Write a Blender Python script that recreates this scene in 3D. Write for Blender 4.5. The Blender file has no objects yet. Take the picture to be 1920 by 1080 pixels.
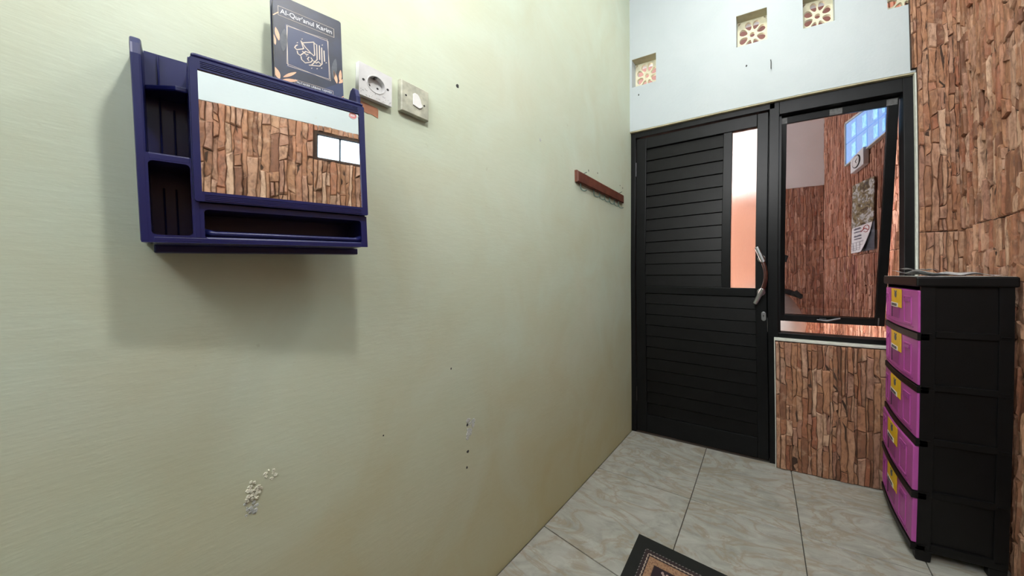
import bpy, bmesh, math, random
from mathutils import Matrix, Vector

C = bpy.context.scene.collection
SC = bpy.context.scene
PI = math.pi

# ------------------------------------------------------------------ camera, world, exposure
cam = bpy.data.cameras.new('camera')
cam_o = bpy.data.objects.new('camera', cam)
C.objects.link(cam_o)
_r = Vector((0.90330452, 0.42899441, -0.00217783))
_f = Vector((-0.42899986, 0.90329583, -0.00396984))
_u = _r.cross(_f)
cam_o.matrix_world = Matrix(((_r.x, _u.x, -_f.x, 0.90989), (_r.y, _u.y, -_f.y, -2.00726),
                             (_r.z, _u.z, -_f.z, 1.06804), (0, 0, 0, 1)))
cam.type = 'PANO'                                   # ultra wide phone lens
cam.panorama_type = 'FISHEYE_LENS_POLYNOMIAL'
cam.sensor_width = 36.0
cam.fisheye_fov = math.radians(260)
_q = 1.92 / 36.0
LENS = (1.80086603 * _q, -1.01242351 * _q ** 2, 0.31462288 * _q ** 3, -0.06804085 * _q ** 4)
cam.fisheye_polynomial_k0 = 0.0
cam.fisheye_polynomial_k1 = -LENS[0]
cam.fisheye_polynomial_k2 = -LENS[1]
cam.fisheye_polynomial_k3 = -LENS[2]
cam.fisheye_polynomial_k4 = -LENS[3]
cam.shift_x = -0.1096903
cam.shift_y = -0.0214595
cam.clip_start = 0.01
SC.camera = cam_o

SC.view_settings.view_transform = 'Standard'
SC.view_settings.look = 'None'
SC.view_settings.gamma = 1.0
SC.view_settings.use_curve_mapping = False
SC.view_settings.exposure = 0.0
BULB_STRENGTH = 395.0
ADDED_FILL_STRENGTH = 78.0  # unseen fill, added to lift the door end
BULB_COLOR = (1.0, 0.98, 0.94, 1)
GLASS_BLOCK_STRENGTH = 3.0
PORCH_BLOCK_STRENGTH = 1.0

world = bpy.data.worlds.new('sky')
SC.world = world
world.use_nodes = True
_bg = world.node_tree.nodes['Background']
_bg.inputs['Color'].default_value = (0.97, 0.97, 1.0, 1)
_bg.inputs['Strength'].default_value = 13.0

# ------------------------------------------------------------------ helpers
MATS = {}
WORLDM = {}


def sock(sockets, name):
    for s in sockets:
        if s.name == name and s.enabled:
            return s
    return sockets[name]


class NT:
    """a small node tree writer"""
    def __init__(self, name, rough=0.5, metal=0.0):
        m = bpy.data.materials.new(name)
        m.use_nodes = True
        self.m = m
        self.t = m.node_tree
        self.b = self.t.nodes['Principled BSDF']
        self.b.inputs['Roughness'].default_value = rough
        self.b.inputs['Metallic'].default_value = metal
        MATS[name] = m

    def n(self, kind, **kw):
        nd = self.t.nodes.new(kind)
        for k, v in kw.items():
            setattr(nd, k, v)
        return nd

    def put(self, s, v):
        if hasattr(v, 'is_linked') or isinstance(v, bpy.types.NodeSocket):
            self.t.links.new(v, s)
        elif isinstance(v, (tuple, list)) and len(v) == 3 and s.type == 'RGBA':
            s.default_value = (*v, 1)
        else:
            s.default_value = v

    def math(self, op, a, b=0.0, c=None, clamp=False):
        nd = self.n('ShaderNodeMath', operation=op, use_clamp=clamp)
        self.put(nd.inputs[0], a)
        self.put(nd.inputs[1], b)
        if c is not None:
            self.put(nd.inputs[2], c)
        return nd.outputs[0]

    def mix(self, f, a, b, blend='MIX'):
        nd = self.n('ShaderNodeMix', data_type='RGBA', blend_type=blend)
        self.put(nd.inputs[0], f)
        self.put(nd.inputs[6], a)
        self.put(nd.inputs[7], b)
        return nd.outputs[2]

    def ramp(self, f, stops, interp='LINEAR'):
        nd = self.n('ShaderNodeValToRGB')
        self.put(nd.inputs[0], f)
        cr = nd.color_ramp
        cr.interpolation = interp
        while len(cr.elements) < len(stops):
            cr.elements.new(0.5)
        for e, (p, c) in zip(cr.elements, stops):
            e.position = p
            e.color = (*c, 1) if len(c) == 3 else c
        return nd.outputs[0]

    def coord(self, what='Object'):
        return self.n('ShaderNodeTexCoord').outputs[what]

    def pos(self):
        return self.n('ShaderNodeNewGeometry').outputs['Position']

    def mapping(self, v, scale=(1, 1, 1), loc=(0, 0, 0), rot=(0, 0, 0)):
        nd = self.n('ShaderNodeMapping')
        self.put(nd.inputs['Vector'], v)
        nd.inputs['Scale'].default_value = scale
        nd.inputs['Location'].default_value = loc
        nd.inputs['Rotation'].default_value = rot
        return nd.outputs[0]

    def noise(self, v, scale=5, detail=4, rough=0.55, dist=0.0, out=0):
        nd = self.n('ShaderNodeTexNoise')
        self.put(nd.inputs['Vector'], v)
        nd.inputs['Scale'].default_value = scale
        nd.inputs['Detail'].default_value = detail
        nd.inputs['Roughness'].default_value = rough
        nd.inputs['Distortion'].default_value = dist
        return nd.outputs[out]

    def sep(self, v):
        nd = self.n('ShaderNodeSeparateXYZ')
        self.put(nd.inputs[0], v)
        return nd.outputs

    def color(self, v):
        self.put(self.b.inputs['Base Color'], v)

    def bump(self, h, strength=0.3, dist=0.01):
        nd = self.n('ShaderNodeBump')
        nd.inputs['Strength'].default_value = strength
        nd.inputs['Distance'].default_value = dist
        self.put(nd.inputs['Height'], h)
        self.t.links.new(nd.outputs[0], self.b.inputs['Normal'])


def plain(name, col, rough=0.5, metal=0.0, grain=0.12, scale=30.0, bump=0.0, spec=None):
    if name in MATS:
        return MATS[name]
    w = NT(name, rough, metal)
    f = w.noise(w.coord('Object'), scale, 3)
    lo = tuple(c * (1 - grain) for c in col)
    hi = tuple(min(1, c * (1 + grain)) for c in col)
    w.color(w.ramp(f, [(0.3, lo), (0.7, hi)]))
    if bump:
        w.bump(f, bump, 0.002)
    if spec is not None:
        w.b.inputs['Specular IOR Level'].default_value = spec
    return w.m


class MB:
    """collects shapes in one bmesh"""
    def __init__(self):
        self.bm = bmesh.new()

    def box(self, x0, x1, y0, y1, z0, z1):
        v = [self.bm.verts.new(p) for p in ((x0, y0, z0), (x1, y0, z0), (x1, y1, z0), (x0, y1, z0),
                                            (x0, y0, z1), (x1, y0, z1), (x1, y1, z1), (x0, y1, z1))]
        for f in ((3, 2, 1, 0), (4, 5, 6, 7), (0, 1, 5, 4), (1, 2, 6, 5), (2, 3, 7, 6), (3, 0, 4, 7)):
            self.bm.faces.new([v[i] for i in f])
        return self

    def loft(self, rings, closed=True, caps=True):
        vs = [[self.bm.verts.new(p) for p in r] for r in rings]
        n = len(rings[0])
        for a, b in zip(vs, vs[1:]):
            for i in range(n if closed else n - 1):
                j = (i + 1) % n
                self.bm.faces.new((a[i], a[j], b[j], b[i]))
        if caps and closed:
            self.bm.faces.new(vs[0][::-1])
            self.bm.faces.new(vs[-1])
        return self

    def ring(self, rings):
        vs = [[self.bm.verts.new(p) for p in r] for r in rings]
        n = len(rings[0])
        for a, b in zip(vs, vs[1:] + vs[:1]):
            for i in range(n):
                j = (i + 1) % n
                self.bm.faces.new((a[i], a[j], b[j], b[i]))
        return self

    def prism(self, poly, fn, d0, d1):
        """poly: 2D points; fn(a, b, d) -> 3D"""
        return self.loft([[fn(a, b, d0) for a, b in poly], [fn(a, b, d1) for a, b in poly]])

    def tube(self, pts, r, seg=10, caps=True, radii=None):
        pts = [Vector(p) for p in pts]
        rings = []
        ref = None
        for i, p in enumerate(pts):
            t = (pts[min(i + 1, len(pts) - 1)] - pts[max(i - 1, 0)]).normalized()
            if ref is None:
                ref = t.orthogonal().normalized()
            ref = (ref - t * ref.dot(t)).normalized()
            b = t.cross(ref)
            rr = radii[i] if radii else r
            rings.append([p + (ref * math.cos(a) + b * math.sin(a)) * rr
                          for a in [2 * PI * k / seg for k in range(seg)]])
        return self.loft(rings, True, caps)

    def lathe(self, prof, fn, seg=24):
        """prof: (radius, height); fn(x, y, h) -> 3D"""
        rings = [[fn(r * math.cos(2 * PI * k / seg), r * math.sin(2 * PI * k / seg), h) for k in range(seg)]
                 for r, h in prof]
        return self.loft(rings)

    def grid(self, fn, nu, nv):
        vs = [[self.bm.verts.new(fn(i / nu, j / nv)) for j in range(nv + 1)] for i in range(nu + 1)]
        for i in range(nu):
            for j in range(nv):
                self.bm.faces.new((vs[i][j], vs[i + 1][j], vs[i + 1][j + 1], vs[i][j + 1]))
        return self


def wm(o):
    return WORLDM.get(o.as_pointer(), Matrix()) if o else Matrix()


def obj(name, mb, mat, parent=None, local=False, bevel=0.0, smooth=False, kind=None, centre=False, seg=2, label=None):
    """links the shapes of MB as one object; the shapes are in world space unless local"""
    me = bpy.data.meshes.new(name)
    bm = mb.bm
    bmesh.ops.recalc_face_normals(bm, faces=bm.faces)
    bm.to_mesh(me)
    bm.free()
    o = bpy.data.objects.new(name, me)
    C.objects.link(o)
    base = wm(parent)
    if not local:
        me.transform(base.inverted())
    if mat:
        me.materials.append(MATS[mat] if isinstance(mat, str) else mat)
    mine = base.copy()
    if centre and len(me.vertices):
        c = sum((v.co for v in me.vertices), Vector()) / len(me.vertices)
        me.transform(Matrix.Translation(-c))
        o.location = c
        mine = base @ Matrix.Translation(c)
    o.parent = parent
    WORLDM[o.as_pointer()] = mine
    if smooth:
        for p in me.polygons:
            p.use_smooth = True
    if bevel:
        md = o.modifiers.new('bevel', 'BEVEL')
        md.width = bevel
        md.segments = seg
        md.limit_method = 'ANGLE'
    if kind:
        o['kind'] = kind
    if label:
        o['label'] = label
    return o


def curve_mesh(name, cu, mat, parent, mtx, kind=None):
    """turns a curve or text datablock into a mesh object placed by mtx (world)"""
    t = bpy.data.objects.new(name + '_tmp', cu)
    C.objects.link(t)
    dg = bpy.context.evaluated_depsgraph_get()
    dg.update()
    me = bpy.data.meshes.new_from_object(t.evaluated_get(dg))
    bpy.data.objects.remove(t)
    me.name = name
    o = bpy.data.objects.new(name, me)
    C.objects.link(o)
    me.transform(wm(parent).inverted() @ mtx)
    me.materials.clear()
    me.materials.append(MATS[mat])
    o.parent = parent
    WORLDM[o.as_pointer()] = wm(parent).copy()
    if kind:
        o['kind'] = kind
    return o


def flat_shape(name, loops, depth, mat, parent, mtx, kind=None):
    """outline with holes, extruded; loops are lists of 2D points"""
    cu = bpy.data.curves.new(name, 'CURVE')
    cu.dimensions = '2D'
    cu.fill_mode = 'BOTH'
    cu.extrude = depth / 2
    for lp in loops:
        sp = cu.splines.new('POLY')
        sp.points.add(len(lp) - 1)
        for p, (a, b) in zip(sp.points, lp):
            p.co = (a, b, 0, 1)
        sp.use_cyclic_u = True
    return curve_mesh(name, cu, mat, parent, mtx, kind)


def text(name, body, size, mat, parent, mtx, extrude=0.0002, align='CENTER', width=None):
    cu = bpy.data.curves.new(name, 'FONT')
    cu.body = body
    cu.size = size
    cu.extrude = extrude
    cu.align_x = align
    cu.align_y = 'CENTER'
    o = curve_mesh(name, cu, mat, parent, wm(parent).copy())
    if width:
        xs = [v.co.x for v in o.data.vertices]
        k = width / max(1e-6, max(xs) - min(xs))
        o.data.transform(Matrix.Diagonal((k, 1, 1, 1)))
    o.data.transform(wm(parent).inverted() @ mtx)
    return o


def frame_m(origin, xdir, ydir):
    x = Vector(xdir).normalized()
    y = Vector(ydir).normalized()
    z = x.cross(y)
    o = Vector(origin)
    return Matrix(((x.x, y.x, z.x, o.x), (x.y, y.y, z.y, o.y), (x.z, y.z, z.z, o.z), (0, 0, 0, 1)))


def thing(name, label, cat, mtx=None, loc=None, group=None):
    o = bpy.data.objects.new(name, None)
    C.objects.link(o)
    m = mtx if mtx is not None else Matrix.Translation(loc or (0, 0, 0))
    o.matrix_world = m
    o.empty_display_size = 0.05
    WORLDM[o.as_pointer()] = m.copy()
    o['label'] = label
    o['category'] = cat
    if group:
        o['group'] = group
    return o


def struct(o, label=None):
    o['kind'] = 'structure'
    if label:
        o['label'] = label
    return o


def tag(o, label, cat, group=None):
    o['label'] = label
    o['category'] = cat
    if group:
        o['group'] = group
    return o


# ------------------------------------------------------------------ materials
def wall_paint(name, a, b, stain, floor_dirt):
    w = NT(name, 0.62)
    p = w.pos()
    z = w.sep(p)[2]
    big = w.noise(p, 2.3, 5, 0.6, 0.4)
    base = w.mix(w.ramp(big, [(0.35, (0, 0, 0)), (0.68, (1, 1, 1))]), a, b)
    # damp yellowed patches, thicker towards the floor
    patch = w.noise(w.mapping(p, (1, 1, 0.8)), 4.1, 6, 0.6, 0.6)
    lowm = w.math('MULTIPLY_ADD', z, -0.75, 0.72, True)
    st = w.math('MULTIPLY', w.math('ADD', w.math('MULTIPLY', patch, 0.9), w.math('SUBTRACT', lowm, 0.25)), floor_dirt, clamp=True)
    base = w.mix(st, base, stain)
    spots = w.noise(p, 38, 3, 0.6)
    base = w.mix(w.ramp(spots, [(0.70, (0, 0, 0)), (0.80, (0.35, 0.35, 0.35))]), base, (0.30, 0.27, 0.17))
    w.color(base)
    fine = w.noise(w.mapping(p, (60, 22, 90)), 1.0, 4, 0.6)
    rough = w.noise(p, 9, 5, 0.6)
    w.bump(w.math('ADD', w.math('MULTIPLY', fine, 0.5), rough), 0.22, 0.004)
    return w.m


wall_paint('wall_paint_green', (0.535, 0.62, 0.505), (0.575, 0.635, 0.52), (0.47, 0.42, 0.24), 1.0)
wall_paint('wall_paint_white', (0.415, 0.465, 0.485), (0.45, 0.495, 0.515), (0.55, 0.53, 0.42), 0.10)
plain('porch_white', (0.72, 0.66, 0.62), 0.6, grain=0.05, scale=6)
plain('reveal_olive', (0.40, 0.36, 0.24), 0.8, grain=0.18, scale=14)
plain('joint_brown', (0.045, 0.023, 0.014), 0.9, grain=0.3, scale=40)
plain('red_roof', (0.135, 0.062, 0.05), 0.8, grain=0.25, scale=7)
plain('porch_floor', (0.42, 0.38, 0.33), 0.5, grain=0.1, scale=9)
plain('ceiling_white', (0.72, 0.73, 0.70), 0.7, grain=0.03, scale=8)


def stone_mat(name, streak, mul=(1.0, 1.0, 1.0)):
    w = NT(name, 0.72)
    g = w.n('ShaderNodeNewGeometry')
    oi = w.n('ShaderNodeObjectInfo')
    rnd = w.math('FRACT', w.math('ADD', g.outputs['Random Per Island'], w.math('MULTIPLY', oi.outputs['Random'], 7.31)))
    k = lambda c: tuple(x * q for x, q in zip(c, mul))
    tone = w.ramp(rnd, [(0.0, k((0.170, 0.075, 0.042))), (0.16, k((0.29, 0.145, 0.080))), (0.34, k((0.40, 0.220, 0.125))),
                        (0.50, k((0.30, 0.115, 0.062))), (0.66, k((0.46, 0.285, 0.180))), (0.82, k((0.33, 0.180, 0.125))),
                        (1.0, k((0.56, 0.395, 0.280)))])
    p = w.mapping(g.outputs['Position'], streak)
    a = w.noise(p, 1.0, 6, 0.62, 0.5)
    col = w.mix(w.ramp(a, [(0.30, (0.9, 0.9, 0.9)), (0.52, (0.18, 0.18, 0.18)), (0.75, (0, 0, 0))]), tone, k((0.11, 0.055, 0.034)))
    b = w.noise(g.outputs['Position'], 26, 5, 0.6)
    col = w.mix(w.ramp(b, [(0.55, (0, 0, 0)), (0.8, (0.5, 0.5, 0.5))]), col, k((0.62, 0.46, 0.34)))
    w.color(col)
    w.bump(w.math('ADD', a, b), 0.5, 0.004)
    return w.m


stone_mat('stone_vertical', (58, 58, 26), (1.08, 0.99, 0.95))
stone_mat('stone_porch', (58, 58, 26), (1.22, 0.98, 0.92))  # redder copy: the porch's warm light is put into the stone tint

w = NT('floor_tile_marble', 0.22)
oi = w.n('ShaderNodeObjectInfo')
va = w.n('ShaderNodeVectorMath', operation='MULTIPLY_ADD')
w.put(va.inputs[0], oi.outputs['Random'])
va.inputs[1].default_value = (31.0, 17.0, 5.0)
w.put(va.inputs[2], w.coord('Object'))
pm = w.mapping(va.outputs[0], (0.9, 2.3, 1), rot=(0, 0, 0.75))
cl = w.noise(pm, 5.5, 9, 0.62, 1.5)
vein = w.noise(pm, 2.6, 8, 0.58, 2.0)
base = w.ramp(cl, [(0.28, (0.27, 0.272, 0.242)), (0.48, (0.37, 0.37, 0.335)), (0.72, (0.46, 0.455, 0.42))])
vv = w.ramp(vein, [(0.44, (0, 0, 0)), (0.485, (0.55, 0.55, 0.55)), (0.50, (0.75, 0.75, 0.75)), (0.515, (0.3, 0.3, 0.3)), (0.56, (0, 0, 0))])
base = w.mix(vv, base, (0.31, 0.262, 0.195))
vein2 = w.noise(pm, 6.0, 8, 0.65, 2.0)
base = w.mix(w.ramp(vein2, [(0.60, (0, 0, 0)), (0.64, (0.6, 0.6, 0.6)), (0.70, (0, 0, 0))]), base, (0.46, 0.45, 0.42))
w.color(base)
w.b.inputs['Roughness'].default_value = 0.24
plain('grout_dark', (0.045, 0.042, 0.035), 0.9)

plain('black_paint', (0.0048, 0.0052, 0.0057), 0.36, spec=0.2, grain=0.25, scale=18, bump=0.05)
plain('black_plank', (0.0036, 0.0036, 0.0038), 0.40, spec=0.2, grain=0.3, scale=26, bump=0.08)
plain('black_plastic', (0.0045, 0.0045, 0.0048), 0.42, spec=0.25, grain=0.2, scale=20)
plain('grey_tape', (0.12, 0.12, 0.12), 0.6, grain=0.35, scale=60)
plain('chrome', (0.42, 0.42, 0.44), 0.28, 1.0)
plain('dark_metal', (0.10, 0.10, 0.105), 0.4, 1.0)
plain('handle_wood', (0.045, 0.012, 0.008), 0.3, grain=0.4, scale=60)
plain('rack_wood', (0.115, 0.035, 0.02), 0.45, grain=0.35, scale=25)
plain('green_wire', (0.045, 0.085, 0.07), 0.4, 0.3)
plain('navy_plastic', (0.0075, 0.010, 0.078), 0.33, grain=0.08, scale=16)
plain('pink_plastic', (0.42, 0.078, 0.33), 0.36, grain=0.05, scale=14)
plain('pink_dark', (0.28, 0.045, 0.22), 0.4, grain=0.05, scale=14)
plain('yellow_label', (0.80, 0.50, 0.012), 0.45, grain=0.06, scale=30)
plain('label_white', (0.72, 0.72, 0.70), 0.5, grain=0.05)
plain('ink_black', (0.012, 0.012, 0.014), 0.6)
plain('ink_red', (0.45, 0.03, 0.03), 0.6)
plain('ink_grey', (0.16, 0.16, 0.2), 0.6)
plain('paper_white', (0.74, 0.74, 0.73), 0.6, grain=0.04, scale=20)
plain('page_cream', (0.72, 0.66, 0.50), 0.7, grain=0.1, scale=120)
plain('cover_navy', (0.010, 0.016, 0.040), 0.45, grain=0.5, scale=22)
plain('cover_blue', (0.014, 0.026, 0.080), 0.45, grain=0.2, scale=22)
plain('print_gold', (0.52, 0.45, 0.38), 0.4)
plain('print_white', (0.66, 0.68, 0.72), 0.4)
plain('print_peach', (0.72, 0.40, 0.25), 0.45, grain=0.15, scale=70)
plain('print_grey', (0.07, 0.08, 0.10), 0.5, grain=0.3, scale=90)
plain('socket_white', (0.60, 0.60, 0.60), 0.4, grain=0.06, scale=40)
plain('hole_dark', (0.03, 0.03, 0.03), 0.8)
plain('brown_tape', (0.42, 0.19, 0.11), 0.35, grain=0.15, scale=45)
plain('plaster_pale', (0.62, 0.61, 0.50), 0.9, grain=0.2, scale=70, bump=0.5)
plain('plaster_grey', (0.47, 0.49, 0.47), 0.9, grain=0.2, scale=70, bump=0.5)
plain('roster_cream', (0.66, 0.63, 0.46), 0.75, grain=0.12, scale=40)
plain('ledge_white', (0.58, 0.60, 0.54), 0.6, grain=0.1, scale=40)
plain('scooter_white', (0.75, 0.73, 0.70), 0.25, grain=0.03)
plain('tyre_black', (0.012, 0.012, 0.012), 0.8)
plain('clock_face', (0.70, 0.71, 0.70), 0.4, grain=0.03)
plain('sticker_red', (0.62, 0.20, 0.20), 0.45, grain=0.1, scale=60)
plain('white_lamp', (0.8, 0.8, 0.8), 0.4)

w = NT('switch_dirty', 0.5)
p = w.coord('Object')
w.color(w.mix(w.ramp(w.noise(p, 34, 5), [(0.4, (0, 0, 0)), (0.68, (0.8, 0.8, 0.8))]), (0.50, 0.50, 0.40), (0.26, 0.26, 0.21)))

w = NT('mirror_silver', 0.015, 1.0)
w.color((0.90, 0.92, 0.93))

w = NT('news_print', 0.7)
p = w.coord('Object')
lines = w.noise(w.mapping(p, (30, 160, 30)), 1.0, 3, 0.7)
blk = w.noise(p, 22, 2)
w.color(w.mix(w.ramp(w.math('MULTIPLY', lines, w.math('ADD', blk, 0.5)), [(0.50, (0, 0, 0)), (0.58, (0.85, 0.85, 0.85))]), (0.55, 0.56, 0.57), (0.06, 0.065, 0.10)))

# tinted casement glass: see-through, mirror-like at grazing angles
w = NT('tinted_glass', 0.03)
tr = w.n('ShaderNodeBsdfTransparent')
tr.inputs[0].default_value = (0.48, 0.465, 0.47, 1)
gl = w.n('ShaderNodeBsdfGlossy')
gl.inputs['Roughness'].default_value = 0.02
gl.inputs['Color'].default_value = (0.9, 0.9, 0.9, 1)
fr = w.n('ShaderNodeFresnel')
fr.inputs[0].default_value = 1.35
mx = w.n('ShaderNodeMixShader')
w.t.links.new(fr.outputs[0], mx.inputs[0])
w.t.links.new(tr.outputs[0], mx.inputs[1])
w.t.links.new(gl.outputs[0], mx.inputs[2])
w.t.links.new(mx.outputs[0], w.t.nodes['Material Output'].inputs[0])

# frosted reeded glass of the door
w = NT('frosted_glass', 0.28)
w.color((0.96, 0.92, 0.90))
w.b.inputs['Transmission Weight'].default_value = 1.0
w.b.inputs['IOR'].default_value = 1.25
p = w.pos()
w.bump(w.noise(w.mapping(p, (170, 30, 60)), 1.0, 3, 0.6), 0.6, 0.004)


def glass_block_mat(name, strength, c0, c1):
    w = NT(name, 0.2)
    w.color((0.35, 0.5, 0.7))
    p = w.coord('Object')
    f = w.noise(p, 55, 5, 0.7, 0.8)
    col = w.mix(w.ramp(f, [(0.42, (0, 0, 0)), (0.62, (1, 1, 1))]), c0, c1)
    w.put(w.b.inputs['Emission Color'], col)
    w.b.inputs['Emission Strength'].default_value = strength
    return w.m


glass_block_mat('daylit_glass_block', GLASS_BLOCK_STRENGTH, (0.70, 0.86, 1.0), (0.80, 0.92, 1.0))
glass_block_mat('porch_glass_block', PORCH_BLOCK_STRENGTH * 2.6, (0.10, 0.34, 0.88), (0.17, 0.46, 0.95))
glass_block_mat('porch_glass_core', PORCH_BLOCK_STRENGTH * 3.6, (0.12, 0.55, 0.90), (0.42, 0.95, 1.0))

w = NT('added_fill_glow', 0.3)
w.put(w.b.inputs['Emission Color'], (1.0, 0.98, 0.93, 1))
w.b.inputs['Emission Strength'].default_value = ADDED_FILL_STRENGTH
w = NT('bulb_glow', 0.3)
w.put(w.b.inputs['Emission Color'], BULB_COLOR)
w.b.inputs['Emission Strength'].default_value = BULB_STRENGTH

# woven prayer-style mat: pattern measured in metres from the mat's edges (UV)
w = NT('mat_weave', 0.95)
uv = w.n('ShaderNodeUVMap').outputs[0]
sx = w.sep(uv)
RW, RL = 0.62, 1.05
ex = w.math('MINIMUM', sx[0], w.math('SUBTRACT', RW, sx[0]))
ey = w.math('MINIMUM', sx[1], w.math('SUBTRACT', RL, sx[1]))
e = w.math('MINIMUM', ex, ey)
along = w.math('ADD', sx[0], sx[1])
dots = w.math('GREATER_THAN', w.math('SINE', w.math('MULTIPLY', along, 480.0)), 0.1)
wav = w.math('MULTIPLY', w.math('SINE', w.math('MULTIPLY', along, 420.0)), 0.0012)


def band(lo, hi, ee):
    return w.math('MULTIPLY', w.math('GREATER_THAN', ee, lo), w.math('LESS_THAN', ee, hi))


col = w.mix(band(0.050, 0.30, e), (0.008, 0.009, 0.008), (0.028, 0.016, 0.018))
col = w.mix(w.math('MULTIPLY', band(0.0485, 0.0520, e), dots), col, (0.17, 0.16, 0.15))
col = w.mix(band(0.0640, 0.0685, w.math('ADD', e, wav)), col, (0.36, 0.29, 0.24))
fl = w.noise(uv, 95, 3, 0.6)
tan = w.mix(w.ramp(fl, [(0.50, (0, 0, 0)), (0.56, (1, 1, 1)), (0.62, (0, 0, 0))]), (0.34, 0.20, 0.115), (0.16, 0.07, 0.045))
col = w.mix(band(0.0740, 0.1010, e), col, tan)
vo = w.n('ShaderNodeTexVoronoi')
w.put(vo.inputs['Vector'], uv)
vo.inputs['Scale'].default_value = 62
cen = w.mix(w.math('LESS_THAN', vo.outputs['Distance'], 0.36), (0.022, 0.010, 0.014), (0.36, 0.26, 0.24))
col = w.mix(w.math('GREATER_THAN', e, 0.105), col, cen)
w.color(col)
w.bump(w.noise(uv, 500, 2), 0.4, 0.002)

# rocky stream photograph printed on the calendar
w = NT('calendar_photo', 0.5)
p = w.coord('Object')
n1 = w.noise(w.mapping(p, (1, 0.6, 1.2), rot=(0.5, 0, 0)), 17, 6, 0.55, 1.6)
w.color(w.ramp(n1, [(0.32, (0.012, 0.012, 0.010)), (0.42, (0.10, 0.075, 0.03)), (0.48, (0.30, 0.25, 0.13)), (0.52, (0.09, 0.09, 0.07)), (0.58, (0.60, 0.60, 0.56)), (0.70, (0.20, 0.22, 0.20))]))

# ------------------------------------------------------------------ room shell
RX = 1.677          # right wall
CEIL = 3.15
REAR = -3.0

mb = MB()
mb.box(-0.14, 0, REAR, 0.12, -0.05, CEIL)
wall_left = struct(obj('wall_left', mb, 'wall_paint_green'), 'pale green painted plaster wall carrying the blue cabinet')

# back wall, pieced round the door and window opening and the four vents
VENTS = [(0.016, 0.186, 2.318, 2.500), (0.680, 0.845, 2.384, 2.566), (1.024, 1.172, 2.386, 2.566), (1.398, 1.560, 2.372, 2.552)]
WB = 0.12
mb = MB()
xs = [0.0] + [v for a in VENTS for v in a[:2]] + [RX + 0.14]
mb.box(0, RX + 0.14, 0, WB, 2.57, CEIL)
mb.box(0, RX + 0.14, 0, WB, 2.035, 2.316)
for i in range(0, len(xs), 2):
    mb.box(xs[i], xs[i + 1], 0, WB, 2.316, 2.57)
for a, b, c, d in VENTS:
    mb.box(a, b, 0, WB, 2.316, c)
    mb.box(a, b, 0, WB, d, 2.57)
mb.box(0.888, 1.503, 0, WB, 0, 0.70)
mb.box(1.503, RX + 0.14, 0, WB, 0, 2.035)
wall_back = struct(obj('wall_back', mb, 'wall_paint_white'), 'bluish white wall above the black door and window')
# grey-olive soffit of the opening and pale right reveal
obj('soffit', MB().box(0.0, 1.503, 0.002, 0.118, 2.028, 2.0348), 'reveal_olive', wall_back)
obj('reveal', MB().box(1.497, 1.5029, -0.006, 0.118, 0.72, 2.028), 'ledge_white', wall_back)

mb = MB()
GB = (-1.666, -1.376, 1.703, 1.828)      # small glass block window in the right wall
mb.box(RX, RX + 0.14, REAR, GB[0], 0, CEIL)
mb.box(RX, RX + 0.14, GB[1], 0.0, 0, CEIL)
mb.box(RX, RX + 0.14, GB[0], GB[1], 0, GB[2])
mb.box(RX, RX + 0.14, GB[0], GB[1], GB[3], CEIL)
wall_right = struct(obj('wall_right', mb, 'wall_paint_white'), 'wall clad in brown split stone beside the drawers')
mb = MB()
mb.box(-0.14, RX + 0.14, REAR - 0.1, REAR, 0, 2.30)
mb.box(-0.14, 0.12, REAR - 0.1, REAR, 2.30, CEIL)  # high gap beside this pier is an added, unseen opening for sky light
mb.box(1.56, RX + 0.14, REAR - 0.1, REAR, 2.30, CEIL)
wall_rear = struct(obj('wall_rear', mb, 'wall_paint_white'))
ceiling = struct(obj('ceiling', MB().box(-0.14, RX + 0.14, REAR - 0.1, WB, CEIL, CEIL + 0.08), 'ceiling_white'))

# ---- floor: grout bed and one object per tile
floor = struct(obj('floor', MB().box(0.0, RX + 0.14, REAR - 1.5, 0.12, -0.05, -0.004), 'grout_dark'), 'marbled cream floor tiles with dark joints')
GX = [0.004, 0.524, 0.992, 1.408, 1.70]
GY = [0.02, -0.470, -0.945, -1.42, -1.89, -2.36, -2.83]
for i in range(len(GX) - 1):
    for j in range(len(GY) - 1):
        g = 0.0019
        # joints run slightly out of square
        def gy(k, x):
            return GY[k] + (0 if k == 0 else (0.030 - 0.055 * x if k == 1 else 0.046 - 0.20 * x if k == 2 and x < 0.6 else -0.07 if k == 2 else 0))
        def gx(k, y):
            return GX[k] + (0 if k in (0, 4) else 0.042 * (-0.47 - y) * (1 if y > -1.1 else 0) if k == 1 else 0.06 * (-0.5 - y) if (k == 2 and y > -1.1) else 0.0)
        x0, x1 = GX[i], GX[i + 1]
        q = [(gx(i, GY[j + 1]) + g, gy(j + 1, x0) + g), (min(RX - 0.001, gx(i + 1, GY[j + 1]) - g), gy(j + 1, x1) + g),
             (min(RX - 0.001, gx(i + 1, GY[j]) - g), gy(j, x1) - g), (gx(i, GY[j]) + g, gy(j, x0) - g)]
        obj('tile', MB().prism(q, lambda a, b, d: (a, b, d), -0.006, 0.0), 'floor_tile_marble', floor, bevel=0.0006, centre=True, seg=1)

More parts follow.
